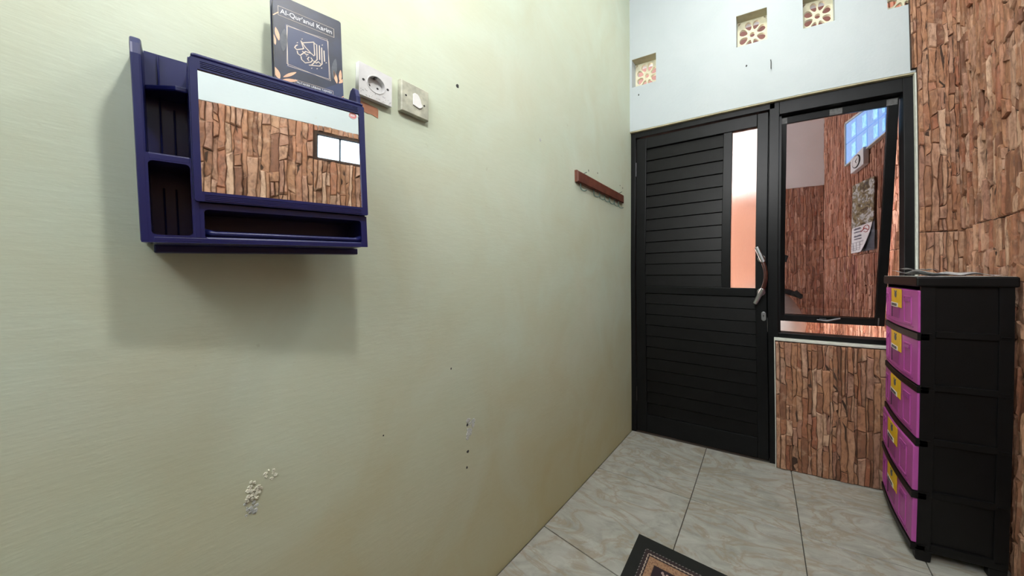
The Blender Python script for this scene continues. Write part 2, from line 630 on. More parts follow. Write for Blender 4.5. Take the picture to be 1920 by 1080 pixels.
# ------------------------------------------------------------------ split-stone cladding
def stone_polys(u0, u1, v0, v1, seed, wlo=0.014, whi=0.034, tight=False):
    rnd = random.Random(seed)
    out = []
    cols = [u0]
    while cols[-1] < u1:
        cols.append(cols[-1] + rnd.uniform(wlo, whi))
    k = (u1 - u0) / (cols[-1] - u0)
    cols = [u0 + (c - u0) * k for c in cols]
    # soft course levels that many stones break on
    lv = [v0 - rnd.uniform(0, 0.1)]
    while lv[-1] < v1:
        lv.append(lv[-1] + rnd.choice((0.065, 0.13, 0.16, 0.19)))
    STEP = 0.024
    nk = int((v1 - v0) / STEP) + 3

    def wander(amp):
        # ragged vertical joint: a random walk pulled back to the middle
        out_, x = [], 0.0
        for _ in range(nk):
            x = x * 0.55 + rnd.uniform(-1, 1) * amp
            out_.append(x)
        return out_

    def at(line, v):
        t = (v - v0) / STEP
        k_ = max(0, min(nk - 2, int(t)))
        return line[k_] + (line[k_ + 1] - line[k_]) * (t - k_)

    edges = [[0.0] * nk if (c == cols[0] or c == cols[-1]) else wander(0.0042) for c in cols]
    for ci, (a, b) in enumerate(zip(cols, cols[1:])):
        cuts = [(v0, 0.0)]
        v = v0
        while v < v1:
            L = rnd.choice((0.04, 0.06, 0.09, 0.12, 0.15, 0.19, 0.23))
            nv = v + L * rnd.uniform(0.8, 1.25)
            near = min(lv, key=lambda q: abs(q - nv))
            if abs(near - nv) < 0.035 and near > v + 0.025:
                nv = near + rnd.uniform(-0.006, 0.006)
            if v1 - nv < 0.03:
                nv = v1
            cuts.append((nv, 0.0 if nv == v1 else rnd.uniform(-1, 1) * min(0.010, (b - a) * 0.4)))
            v = nv
        for (c, sl0), (d, sl1) in zip(cuts, cuts[1:]):
            L0, L1 = edges[ci], edges[ci + 1]
            parts = [(a, L0, b, L1)]
            if b - a > 0.027 and d - c > 0.055 and rnd.random() < 0.5:
                mid, ml = a + (b - a) * rnd.uniform(0.36, 0.64), wander(0.004)
                parts = [(a, L0, mid, ml), (mid, ml, b, L1)]
            for e, LE, f, LF in parts:
                w_ = f - e
                n_ = max(1, int((d - c) / STEP))
                lo = lambda x: c + sl0 * ((x - a) / (b - a) - 0.5) * 2
                hi = lambda x: d + sl1 * ((x - a) / (b - a) - 0.5) * 2
                g = rnd.uniform(-0.0002, 0.0010) if tight else rnd.uniform(-0.0003, 0.0018)
                lim = w_ * 0.36
                cl = lambda x: max(-lim, min(lim, x))
                poly = [(e + g + cl(at(LE, c)), lo(e) + g), (f - g + cl(at(LF, c)), lo(f) + g)]
                for q in range(1, n_):
                    v_ = c + (d - c) * q / n_
                    poly.append((f - g + cl(at(LF, v_)), v_))
                poly += [(f - g + cl(at(LF, d)), hi(f) - g), (e + w_ * rnd.uniform(0.3, 0.7), (hi(e) + hi(f)) / 2 - g + rnd.uniform(-0.003, 0.002)), (e + g + cl(at(LE, d)), hi(e) - g)]
                for q in range(n_ - 1, 0, -1):
                    v_ = c + (d - c) * q / n_
                    poly.append((e + g + cl(at(LE, v_)), v_))
                out.append((poly, rnd.choice((0.004, 0.006, 0.009) if tight else (0.003, 0.006, 0.010, 0.014, 0.018)), [rnd.uniform(-0.0026, 0.0026) for _ in poly]))
    return out


def add_stone(mb, st, fn):
    poly, h, dj = st
    cx = sum(p[0] for p in poly) / len(poly)
    cy = sum(p[1] for p in poly) / len(poly)
    w_ = max(p[0] for p in poly) - min(p[0] for p in poly)
    k = 1 - min(0.3, 0.0046 / w_ * 1.0)
    top = [(cx + (a - cx) * k, cy + (b - cy) * (1 - (1 - k) * 0.45)) for a, b in poly]
    mb.loft([[fn(a, b, 0.0) for a, b in poly], [fn(a, b, h * 0.55) for a, b in poly],
             [fn(a, b, h + q) for (a, b), q in zip(top, dj)]])


def cladding(wall, rects, fn, seed, mat, singles, seen=None, limit=300, tight=False):
    """singles: one object per stone (the first LIMIT that show), the rest joined"""
    rest = MB()
    n = 0
    nrest = 0
    for r, (u0, u1, v0, v1) in enumerate(rects):
        for st in stone_polys(u0, u1, v0, v1, seed + r, tight=tight):
            cx = sum(p[0] for p in st[0]) / len(st[0])
            cy = sum(p[1] for p in st[0]) / len(st[0])
            if singles and n < limit and (seen is None or seen(cx, cy)):
                m = MB()
                add_stone(m, st, fn)
                obj('stone', m, mat, wall, centre=True)
                n += 1
            else:
                add_stone(rest, st, fn)
                nrest += 1
    if nrest:
        obj('stone_cladding', rest, mat, wall, kind='stuff')


# back wall: panel under the window, strip right of the window, strip above its corner
F_BACK = lambda a, b, d: (a, -0.012 - d, b)
mb = MB()
mb.box(0.889, 1.503, -0.0135, 0.0, 0.0, 0.700)
mb.box(1.503, RX, -0.0135, 0.0, 0.0, CEIL)
mb.box(1.482, 1.503, -0.0135, 0.0, 2.046, CEIL)
obj('stone_backing', mb, 'joint_brown', wall_back)
cladding(wall_back, [(0.891, 1.502, 0.003, 0.695), (1.505, RX - 0.004, 1.02, 1.262), (1.505, RX - 0.004, 1.2635, CEIL), (1.4835, 1.504, 2.047, CEIL),
                     (1.505, RX - 0.004, 0.003, 1.018)],
         F_BACK, 11, 'stone_vertical', True, lambda u, v: (u < 1.40 and v < 0.7) or (v > 1.02 and v < 2.5), 300)
# white grout lines round the panel
obj('tile_edge', MB().box(0.885, 0.8895, -0.019, 0.0, 0.0, 0.700), 'ledge_white', wall_back)
obj('ledge', MB().box(0.885, 1.503, -0.020, 0.10, 0.700, 0.712), 'ledge_white', wall_back, bevel=0.002)

F_RIGHT = lambda a, b, d: (RX - 0.006 - d, a, b)
mb = MB()
mb.box(RX - 0.0075, RX, -0.502, -0.0125, 0, CEIL)
mb.box(RX - 0.0075, RX, REAR, GB[0] - 0.012, 0, 1.875)
mb.box(RX - 0.0075, RX, GB[1] + 0.012, -0.502, 0, 1.875)
mb.box(RX - 0.0075, RX, GB[0] - 0.012, GB[1] + 0.012, 0, GB[2] - 0.012)
obj('stone_backing', mb, 'joint_brown', wall_right)
cladding(wall_right, [(-0.105, -0.0145, 1.27, CEIL), (-0.50, -0.107, 1.28, 2.35), (-0.105, -0.0145, 0.003, 1.268), (-0.50, -0.107, 0.003, 1.278),
                      (-0.50, -0.107, 2.352, CEIL)],
         F_RIGHT, 41, 'stone_vertical', True, lambda u, v: (u > -0.43 and 1.05 < v < 2.34) or (u < -0.27 and u > -0.44), 300)
cladding(wall_right, [(REAR, GB[0] - 0.014, 0.003, 1.873), (GB[1] + 0.014, -0.502, 0.003, 1.873), (GB[0] - 0.013, GB[1] + 0.013, 0.003, GB[2] - 0.014),
                      (GB[0] - 0.013, GB[1] + 0.013, GB[3] + 0.014, 1.873)],
         F_RIGHT, 77, 'stone_vertical', False)

# ------------------------------------------------------------------ vents (flower breeze blocks)
def teardrop(ang, r0, r1, wd, n=14):
    pts = []
    for k in range(n):
        t = 2 * PI * k / n
        rr = (r0 + r1) / 2 + (r1 - r0) / 2 * math.cos(t)
        ww = wd * math.sin(t) * (0.55 + 0.45 * (rr - r0) / (r1 - r0))
        pts.append((rr * math.cos(ang) - ww * math.sin(ang), rr * math.sin(ang) + ww * math.cos(ang)))
    return pts


VLAB = ['cream flower breeze block vent beside the green wall', 'cream flower breeze block vent above the door, white slivers of daylight through it',
        'cream flower breeze block vent right of the one above the door', 'cream breeze block vent half covered by the stone cladding']
for (a, b, c, d), lab in zip(VENTS, VLAB):
    t = thing('vent_block', lab, 'vent', loc=((a + b) / 2, 0.06, c), group='flower breeze blocks in the white wall')
    hw, hh = (b - a) / 2, (d - c) / 2
    deep = 0.070
    m = frame_m(((a + b) / 2, deep, (c + d) / 2), (1, 0, 0), (0, 0, 1))
    hs = [[(0.014 * math.cos(2 * PI * k / 20), 0.014 * math.sin(2 * PI * k / 20)) for k in range(20)]]
    sc = max(hw, hh) / 0.085
    for k in range(8):
        hs.append([(x * hw / 0.085, y * hh / 0.085) for x, y in teardrop(PI / 8 + k * PI / 4, 0.029, 0.079, 0.0225)])
    for qx in (-1, 1):
        for qy in (-1, 1):
            hs.append([(qx * hw * x, qy * hh * y) for x, y in ((0.74, 0.95), (0.95, 0.74), (0.95, 0.95))])
    flat_shape('lattice', [[(-hw, -hh), (hw, -hh), (hw, hh), (-hw, hh)]] + hs, 0.016, 'roster_cream', t, m)
    r = 0.0001
    mb = MB()
    mb.box(a, b, 0.001, 0.062, d - 0.0015, d + 0.0004)  # olive facing under the top of the recess
    obj('recess_top', mb, 'reveal_olive', t)

# ------------------------------------------------------------------ door
YD = 0.03
door = thing('door_1', 'black plank door with a tall frosted pane and a curved handle', 'door', loc=(0.43, YD, 0))
door['kind'] = 'structure'
P = 'black_paint'
# fixed frame: left jamb and head over the door
obj('jamb', MB().box(0.0005, 0.034, 0.018, 0.10, 0.0, 2.027), P, door, bevel=0.002)
obj('head', MB().box(0.034, 0.884, 0.018, 0.10, 1.995, 2.027), P, door, bevel=0.002)
# leaf
obj('stile', MB().box(0.037, 0.108, YD, YD + 0.036, 0.006, 1.99), P, door, bevel=0.003)
obj('stile', MB().box(0.792, 0.851, YD, YD + 0.036, 0.006, 1.99), P, door, bevel=0.003)
obj('rail', MB().box(0.108, 0.792, YD, YD + 0.036, 1.918, 1.99), P, door, bevel=0.003)
obj('rail', MB().box(0.108, 0.792, YD, YD + 0.036, 0.935, 0.985), P, door, bevel=0.003)
obj('rail', MB().box(0.108, 0.792, YD, YD + 0.036, 0.006, 0.122), P, door, bevel=0.003)
obj('stile', MB().box(0.606, 0.657, YD + 0.002, YD + 0.036, 0.985, 1.918), P, door, bevel=0.003)


def plank(x0, x1, z0, z1):
    # lapped board: its lower edge stands proud
    prof = [(YD + 0.006, z0 + 0.002), (YD + 0.010, z0 - 0.0005), (YD + 0.026, z0), (YD + 0.026, z1), (YD + 0.014, z1)]
    m = MB()
    m.loft([[(x, y, z) for y, z in prof] for x in (x0, x1)])
    obj('plank', m, 'black_plank', door)


n = 12
for k in range(n):
    h = (1.918 - 0.985) / n
    plank(0.108, 0.606, 0.985 + k * h, 0.985 + (k + 1) * h - 0.003)
n = 11
for k in range(n):
    h = (0.935 - 0.122) / n
    plank(0.108, 0.792, 0.122 + k * h, 0.122 + (k + 1) * h - 0.003)
obj('glass_pane', MB().box(0.657, 0.792, YD + 0.014, YD + 0.020, 0.985, 1.918), 'frosted_glass', door, label='tall frosted reeded glass pane')
for z in (1.79, 0.245):
    obj('hinge', MB().tube([(0.0355, YD - 0.002, z - 0.045), (0.0355, YD - 0.002, z + 0.045)], 0.005, 10), 'dark_metal', door)
obj('backing_board', MB().box(0.100, 0.800, YD + 0.0265, YD + 0.031, 0.10, 0.95), 'black_plank', door)
obj('backing_board', MB().box(0.100, 0.612, YD + 0.0265, YD + 0.031, 0.95, 1.93), 'black_plank', door)
# handle: curved wood bow with silver ends
bow = []
for k in range(13):
    t = k / 12
    bow.append((0.826 + 0.022 * math.sin(PI * t), YD - 0.038 - 0.008 * math.sin(PI * t), 0.965 + 0.19 * t))
hnd = obj('door_handle', MB().tube(bow, 0.011, 12), 'handle_wood', door, smooth=True, label='curved dark wood handle with silver ends')
for z0, x0, z1, x1 in ((1.135, 0.836, 1.222, 0.800), (0.985, 0.834, 0.898, 0.791)):
    m = MB()
    m.tube([(x0, YD - 0.040, z0), (x1, YD - 0.034, z1)], 0.013, 14)
    obj('handle_end', m, 'chrome', hnd, smooth=False, bevel=0.002)
    zc = z0 * 0.75 + z1 * 0.25
    m = MB()
    m.lathe([(0.021, 0.0), (0.021, 0.004), (0.012, 0.009), (0.010, 0.036)], lambda a, b, h: (x0 - 0.012 + a, YD - h, zc + b), 20)
    obj('handle_rose', m, 'chrome', hnd)
m = MB()
pl = []
for k in range(24):
    t = 2 * PI * k / 24
    pl.append((0.012 * math.cos(t), 0.012 * math.sin(t) + (0.014 if math.sin(t) > 0 else -0.014)))
m.prism(pl, lambda a, b, d: (0.8335 + a, YD - d, 0.824 + b), 0.0, 0.004)
esc = obj('escutcheon', m, 'chrome', door, bevel=0.001)
m = MB()
m.lathe([(0.003, 0.0), (0.003, 0.0006)], lambda a, b, h: (0.833 + a, YD - 0.004 - h, 0.829 + b), 12)
m.box(0.8318, 0.8342, YD - 0.0046, YD - 0.004, 0.818, 0.829)
obj('keyhole', m, 'ink_black', esc)
obj('door_stop', MB().box(0.838, 0.880, YD + 0.038, 0.099, 0.0, 1.995), P, door)  # strip added behind the leaf's gap to block porch light leaking in
obj('latch_plate', MB().box(0.8512, 0.8530, YD + 0.001, YD + 0.02, 0.735, 0.815), 'chrome', door)

# ------------------------------------------------------------------ casement window
win = thing('window_1', 'black casement window with a tinted pane tilted outward', 'window', loc=(1.19, 0.03, 0.712))
win['kind'] = 'structure'
obj('jamb', MB().box(0.856, 0.906, 0.018, 0.10, 0.0, 2.027), P, win, bevel=0.002)
obj('jamb', MB().box(1.457, 1.4965, 0.018, 0.10, 0.712, 2.027), P, win, bevel=0.002)
obj('head', MB().box(0.906, 1.457, 0.018, 0.10, 1.957, 2.027), P, win, bevel=0.002)
obj('window_sill', MB().box(0.906, 1.457, 0.018, 0.10, 0.712, 0.738), P, win, bevel=0.002)
obj('stop', MB().box(0.905, 0.918, 0.040, 0.056, 0.738, 1.957), P, win)  # strip added along the sash gap to keep light from leaking through
HZ, HY = 1.953, 0.060
ANG = math.asin(0.275 / 1.19)
ca, sa = math.cos(ANG), math.sin(ANG)


def S(x, y, z):
    """sash space (z measured down from the hinge, y through the sash) -> world"""
    return (x, HY + y * ca + z * sa, HZ - z * ca + y * sa)


def sbox(x0, x1, y0, y1, z0, z1):
    m = MB()
    m.loft([[S(x0, y, z) for y, z in ((y0, z0), (y1, z0), (y1, z1), (y0, z1))],
            [S(x1, y, z) for y, z in ((y0, z0), (y1, z0), (y1, z1), (y0, z1))]])
    return m


SB = 1.222
sash = obj('sash', sbox(0.910, 0.944, 0, 0.03, 0.0, SB), P, win, bevel=0.002)
obj('sash_stile', sbox(1.408, 1.453, 0, 0.03, 0.0, SB), P, sash, bevel=0.002)
obj('sash_rail', sbox(0.944, 1.408, 0, 0.03, 0.0, 0.036), P, sash, bevel=0.002)
obj('sash_rail', sbox(0.944, 1.408, 0, 0.03, SB - 0.042, SB), P, sash, bevel=0.002)
obj('sash_pane', sbox(0.944, 1.408, 0.013, 0.018, 0.036, SB - 0.042), 'tinted_glass', sash, label='dark tinted window glass')
for x0, x1 in ((0.914, 0.946), (1.150, 1.208), (1.400, 1.446)):
    obj('tape', sbox(x0, x1, -0.0012, 0.0, 0.004, 0.034), 'grey_tape', sash)
m = sbox(1.13, 1.165, -0.012, 0, SB - 0.034, SB - 0.018)
lev = obj('lever', m, 'dark_metal', sash, bevel=0.002)
obj('lever_arm', MB().tube([S(1.115, -0.016, SB - 0.026), S(1.17, -0.020, SB - 0.024), S(1.235, -0.022, SB - 0.044)], 0.006, 8, radii=[0.0045, 0.007, 0.005]), 'dark_metal', lev)
obj('stay_arm', MB().tube([(0.908, 0.05, 0.83), (0.913, 0.18, 0.83), S(0.914, -0.003, 0.98)], 0.004, 8), 'dark_metal', win)
obj('stay_arm', MB().tube([(0.909, 0.045, 0.80), (0.909, 0.045, 0.93)], 0.004, 8), 'dark_metal', win)
obj('corner_bracket', sbox(1.420, 1.426, -0.0012, 0.0, SB - 0.05, SB - 0.004), 'grey_tape', sash)
m = MB()
for z in (0.94, 0.97):
    m.lathe([(0.003, 0), (0.002, 0.002)], lambda a, b, h: (1.470 + a, 0.018 - h, z + b), 10)
obj('screws', m, 'chrome', win, kind='stuff')

# ------------------------------------------------------------------ porch beyond the window
PA, PB = Vector((1.505, 0.12)), Vector((1.2869, 1.60))
pd = (PB - PA).normalized()
pn = Vector((-pd.y, pd.x))          # points into the porch (towards -X)
if pn.x > 0:
    pn = -pn


def PW(a, b, d):
    q = PA + pd * a + pn * d
    return (q.x, q.y, b)


LW = (PB - PA).length
BZ = 1.905
m = MB()
m.prism([(0.0, 0), (LW + 0.1, 0), (LW + 0.1, 2.95), (0.0, 2.95)], lambda a, b, d: PW(a, b, d), -0.12, 0.0)
wall_p = struct(obj('wall_porch', m, 'joint_brown'), 'sunlit stone wall seen through the window, with calendar and clock')
cladding(wall_p, [(0.005, LW - 0.012, 0.01, 1.20), (0.005, LW - 0.012, 1.202, 2.93)], lambda a, b, d: PW(a, b, d), 91, 'stone_porch', True,
         lambda u, v: (u < 0.16 and 0.65 < v < 2.0) or (u > 0.22 and 0.70 < v < 2.0), 300, True)
m = MB()
m.box(-1.8, PB.x + 0.15, 1.60, 1.72, 0, 2.95)
wall_f = struct(obj('wall_far', m, 'porch_white'), 'white porch wall with stone below, seen through the window')
obj('stone_backing', MB().box(-1.8, PB.x, 1.592, 1.60, 0, BZ), 'joint_brown', wall_f)
cladding(wall_f, [(0.80, PB.x - 0.006, 0.01, BZ), (-1.8, 0.798, 0.01, BZ)], lambda a, b, d: (a, 1.5935 - d, b), 131, 'stone_porch', True,
         lambda u, v: u > 0.9 and v > 0.5, 300, True)
struct(obj('floor_porch', MB().box(-1.8, PA.x + 0.1, 0.12, 1.72, -0.06, -0.002), 'porch_floor'))
struct(obj('ceiling_porch', MB().box(-1.5, PA.x + 0.1, 0.12, 1.45, 2.95, 3.0), 'red_roof'))

# porch glass-block window: a thing of eight blocks let into the stone
gw = thing('glass_block_window', 'window of blue daylit glass blocks high on the porch wall', 'window', loc=PW(0.5, 1.88, 0))
gw['kind'] = 'structure'
U0, U1 = 0.195, 0.855


def gz(u, t):
    lo = 1.873 + (u - U0) / (U1 - U0) * 0.018
    hi = 2.085 + (u - U0) / (U1 - U0) * 0.115
    return lo + (hi - lo) * t


cu = [0.195, 0.288, 0.452, 0.640, 0.842]
m = MB()
for a, b in ((0.842, 0.858),):
    m.prism([(a, gz(a, -0.01)), (b, gz(b, -0.01)), (b, gz(b, 1.03)), (a, gz(a, 1.03))], PW, 0.0, 0.03)
m.prism([(U0, gz(U0, 1.0)), (0.858, gz(0.858, 1.0)), (0.858, gz(0.858, 1.045)), (U0, gz(U0, 1.045))], PW, 0.0, 0.028)
m.prism([(U0, gz(U0, -0.03)), (0.858, gz(0.858, -0.03)), (0.858, gz(0.858, 0.0)), (U0, gz(U0, 0.0))], PW, 0.0, 0.028)
obj('frame', m, 'ledge_white', gw)
m = MB()
m.prism([(U0, gz(U0, 0)), (U1, gz(U1, 0)), (U1, gz(U1, 1)), (U0, gz(U0, 1))], PW, 0.0, 0.012)
obj('mortar', m, 'ink_grey', gw)
for i in range(4):
    for t0, t1 in ((0.015, 0.485), (0.505, 0.985)):
        a, b = cu[i] + 0.004, cu[i + 1] - 0.004
        m = MB()
        m.prism([(a, gz(a, t0)), (b, gz(b, t0)), (b, gz(b, t1)), (a, gz(a, t1))], PW, 0.0, 0.024)
        blk = obj('glass_block', m, 'porch_glass_block', gw, centre=True)
        a2, b2 = a + (b - a) * 0.04, a + (b - a) * 0.40
        s0, s1 = t0 + (t1 - t0) * 0.12, t0 + (t1 - t0) * 0.80
        m = MB()
        m.prism([(a2, gz(a2, s0)), (b2, gz(b2, s0)), (b2, gz(b2, s1)), (a2, gz(a2, s1))], PW, 0.024, 0.0255)
        obj('facet', m, 'porch_glass_core', blk)

# clock under the blocks
ck = thing('wall_clock', 'square white wall clock with a black ring under the glass blocks', 'clock', loc=PW(0.573, 1.776, 0.02))
m = MB()
m.prism([(0.460, 1.776), (0.688, 1.776), (0.688, 1.878), (0.460, 1.888)], PW, 0.012, 0.045)
obj('case', m, 'clock_face', ck, bevel=0.004)
m = MB()
cc = (0.572, 1.829)
ring = []
ra, rb = 0.066, 0.042
for r, h in ((1.0, 0.045), (1.0, 0.050), (0.87, 0.050), (0.87, 0.0455)):
    ring.append([PW(cc[0] + ra * r * math.cos(2 * PI * k / 32), cc[1] + rb * r * math.sin(2 * PI * k / 32), h) for k in range(32)])
m.ring(ring)
obj('bezel', m, 'ink_black', ck)
m = MB()
m.loft([[PW(cc[0] + 0.058 * math.cos(2 * PI * k / 28), cc[1] + 0.037 * math.sin(2 * PI * k / 28), h) for k in range(28)] for h in (0.0505, 0.0515)])
obj('dial', m, 'label_white', ck)
for (da, db) in ((-0.030, 0.012), (-0.018, -0.014)):
    m = MB()
    m.tube([PW(cc[0], cc[1], 0.0530), PW(cc[0] + da, cc[1] + db, 0.0530)], 0.0018, 6)
    obj('hand', m, 'ink_black', ck)
m = MB()
for k in range(12):
    a = 2 * PI * k / 12
    p0 = PW(cc[0] + 0.048 * math.cos(a), cc[1] + 0.030 * math.sin(a), 0.052)
    p1 = PW(cc[0] + 0.054 * math.cos(a), cc[1] + 0.034 * math.sin(a), 0.052)
    m.tube([p0, p1], 0.001, 5)
obj('hour_marks', m, 'ink_grey', ck, kind='stuff')

# calendar
cal = thing('wall_calendar', 'wall calendar with a rocky stream photo over a curling date sheet', 'calendar', loc=PW(0.56, 1.218, 0.02))
m = MB()
m.prism([(0.372, 1.395), (0.735, 1.395), (0.718, 1.700), (0.356, 1.668)], PW, 0.016, 0.022)
obj('photo_sheet', m, 'calendar_photo', cal)
m = MB()
m.prism([(0.370, 1.220), (0.755, 1.217), (0.735, 1.396), (0.366, 1.408)], PW, 0.014, 0.017)
obj('backing_sheet', m, 'print_grey', cal)
m = MB()
m.grid(lambda i, j: PW(0.755 - (0.345 - 0.11 * (1 - j) ** 2) * i - 0.02 * j, 1.216 + 0.180 * j + 0.012 * i * j, 0.0185 + 0.02 * (i ** 3) * (1 - j)), 8, 8)
obj('date_sheet', m, 'paper_white', cal)
rnd = random.Random(3)
m = MB()
for b, h_ in ((1.372, 0.014), (1.352, 0.010), (1.322, 0.014), (1.305, 0.010)):
    a = 0.685
    while a > 0.56:
        wd = rnd.uniform(0.004, 0.010)
        m.prism([(a, b), (a - wd, b + 0.001), (a - wd, b + h_ * rnd.uniform(0.6, 1)), (a, b + h_ * rnd.uniform(0.6, 1))], PW, 0.0228, 0.0236)
        a -= wd + 0.003
obj('print_marks', m, 'ink_grey', cal, kind='stuff')
m = MB()
for k in range(18):
    a0, a1 = 2 * PI * k / 20, 2 * PI * (k + 1) / 20
    m.tube([PW(0.475 + 0.045 * math.cos(a0), 1.362 + 0.022 * math.sin(a0), 0.024), PW(0.475 + 0.045 * math.cos(a1), 1.362 + 0.022 * math.sin(a1), 0.024)], 0.0018, 4)
m.tube([PW(0.56, 1.350, 0.024), PW(0.50, 1.368, 0.024), PW(0.45, 1.352, 0.024)], 0.0025, 4)
obj('emblem', m, 'ink_red', cal)
m = MB()
for b in (1.285, 1.262, 1.245, 1.232):
    m.tube([PW(0.735, b, 0.0235), PW(0.50, b + 0.004, 0.0235)], 0.0012, 4)
for a in (0.70, 0.64, 0.58):
    m.tube([PW(a, 1.285, 0.0235), PW(a, 1.232, 0.0235)], 0.0012, 4)
obj('date_lines', m, 'ink_grey', cal, kind='stuff')

# white scooter standing on the porch, half hidden by the window stile
sc = thing('scooter', 'white scooter parked on the porch behind the window stile', 'scooter', loc=(0.80, 1.0, 0))


def ring_y(cx, cy, cz, rx, ry, rz_, n=16):
    return [(cx + rx * math.cos(2 * PI * k / n), cy + ry * math.sin(2 * PI * k / n), cz) for k in range(n)]


prof = [(0.50, 0.86, 0.16, 0.07), (0.58, 0.88, 0.215, 0.10), (0.66, 0.885, 0.222, 0.12), (0.74, 0.875, 0.205, 0.115), (0.80, 0.86, 0.190, 0.105),
        (0.86, 0.845, 0.165, 0.09), (0.91, 0.835, 0.125, 0.07), (0.935, 0.83, 0.08, 0.045)]
obj('front_fairing', MB().loft([ring_y(cx, 1.0, z, rx, ry, 0, 20) for z, cx, rx, ry in prof]), 'scooter_white', sc, smooth=True)
obj('indicator', MB().loft([[(0.945 + (x - 0.945) * k, y, z) for x, y, z in ((0.925, 0.905, 0.715), (0.985, 0.905, 0.722), (0.975, 0.900, 0.752), (0.935, 0.900, 0.756))] if k == 1 else
                           [(x, 0.93, z) for x, y, z in ((0.925, 0, 0.715), (0.985, 0, 0.722), (0.975, 0, 0.752), (0.935, 0, 0.756))] for k in (1, 2)]), 'tyre_black', sc)
obj('handlebar', MB().tube([(0.70, 0.98, 0.93), (0.83, 0.97, 0.965), (0.99, 0.97, 0.918), (1.075, 0.965, 0.885)], 0.015, 10, radii=[0.012, 0.02, 0.022, 0.02]), 'tyre_black', sc, smooth=True)
obj('brake_lever', MB().loft([[(1.005, y, 0.925), (1.040, y, 0.938), (1.082, y, 0.885), (1.055, y, 0.868)] for y in (0.93, 0.945)]), 'tyre_black', sc)
mi = obj('mirror_stem', MB().tube([(0.90, 0.97, 0.95), (0.925, 0.97, 1.05), (0.945, 0.965, 1.17)], 0.008, 8), 'tyre_black', sc)
obj('mirror_head', MB().loft([[(0.90, y, 1.17), (0.965, y, 1.165), (0.980, y, 1.215), (0.94, y, 1.235), (0.89, y, 1.225)] for y in (0.95, 0.975)]), 'tyre_black', mi, bevel=0.004)
m = MB()
m.loft([[(0.80 + (0.215 + 0.05 * math.cos(b)) * 0.0 + 0.045 * math.cos(b), 1.0 + 0.0, 0.0)] for b in (0,)] * 0 or
       [[(0.82 + 0.05 * math.cos(b), 1.02 + (0.20 + 0.05 * math.sin(b)) * math.cos(a), 0.25 + (0.20 + 0.05 * math.sin(b)) * math.sin(a)) for b in [2 * PI * q / 10 for q in range(10)]]
        for a in [2 * PI * q / 28 for q in range(29)]], True, False)
obj('wheel', m, 'tyre_black', sc, smooth=True)
obj('leg_shield', MB().box(0.70, 0.98, 1.08, 1.13, 0.30, 0.62), 'scooter_white', sc, bevel=0.02)
obj('seat', MB().loft([ring_y(0.62, 1.16, z, rx, ry, 0) for z, rx, ry in ((0.70, 0.28, 0.10), (0.76, 0.30, 0.11), (0.79, 0.27, 0.09))]), 'tyre_black', sc, smooth=True)

# ------------------------------------------------------------------ small glass block window of the room (seen in the mirror)
w2 = thing('window_2', 'small daylit glass block window in the stone wall, seen in the mirror', 'window', loc=(RX, -1.52, GB[2]))
w2['kind'] = 'structure'
nb = 3
bw = (GB[1] - GB[0]) / nb
m = MB()
m.box(RX + 0.012, RX + 0.10, GB[0], GB[1], GB[2], GB[3])
obj('mortar', m, 'hole_dark', w2)
for k in range(nb):
    y0, y1 = GB[0] + k * bw + 0.0045, GB[0] + (k + 1) * bw - 0.0045
    obj('glass_block', MB().box(RX + 0.004, RX + 0.03, y0, y1, GB[2] + 0.003, GB[3] - 0.003), 'daylit_glass_block', w2, bevel=0.003)
m = MB()
m.box(RX - 0.012, RX + 0.03, GB[0] - 0.012, GB[0], GB[2] - 0.012, GB[3] + 0.012)
m.box(RX - 0.012, RX + 0.03, GB[1], GB[1] + 0.012, GB[2] - 0.012, GB[3] + 0.012)
m.box(RX - 0.012, RX + 0.03, GB[0], GB[1], GB[2] - 0.012, GB[2])
m.box(RX - 0.012, RX + 0.03, GB[0], GB[1], GB[3], GB[3] + 0.012)
obj('frame', m, 'joint_brown', w2)

# ------------------------------------------------------------------ hanging bulb above the photographer
lamp = thing('pendant_bulb', 'bare white bulb hanging from the ceiling', 'lamp', loc=(0.66, -1.80, 2.06))
m = MB()
m.lathe([(0.003, 2.020), (0.022, 2.027), (0.034, 2.045), (0.036, 2.062), (0.030, 2.084), (0.018, 2.105), (0.014, 2.118)], lambda a, b, h: (0.66 + a, -1.80 + b, h), 24)
obj('bulb', m, 'bulb_glow', lamp, smooth=True)
m = MB()
m.lathe([(0.016, 2.1185), (0.017, 2.13), (0.017, 2.165), (0.006, 2.175)], lambda a, b, h: (0.66 + a, -1.80 + b, h), 20)
obj('lamp_holder', m, 'white_lamp', lamp)
obj('cord', MB().tube([(0.66, -1.80, 2.175), (0.66, -1.80, CEIL)], 0.003, 8), 'white_lamp', lamp)

cl = thing('added_fill_light', 'added unseen round fill light on the ceiling before the door', 'lamp', loc=(0.80, -0.75, CEIL))  # no lamp of the room: unseen fill added to brighten the far end
obj('fill_base', MB().lathe([(0.15, CEIL - 0.0005), (0.15, CEIL - 0.03), (0.13, CEIL - 0.04)], lambda a, b, h: (0.80 + a, -0.75 + b, h), 32), 'white_lamp', cl)
obj('fill_diffuser', MB().lathe([(0.125, CEIL - 0.0405), (0.12, CEIL - 0.055), (0.07, CEIL - 0.068), (0.01, CEIL - 0.071)], lambda a, b, h: (0.80 + a, -0.75 + b, h), 32), 'added_fill_glow', cl, smooth=True)

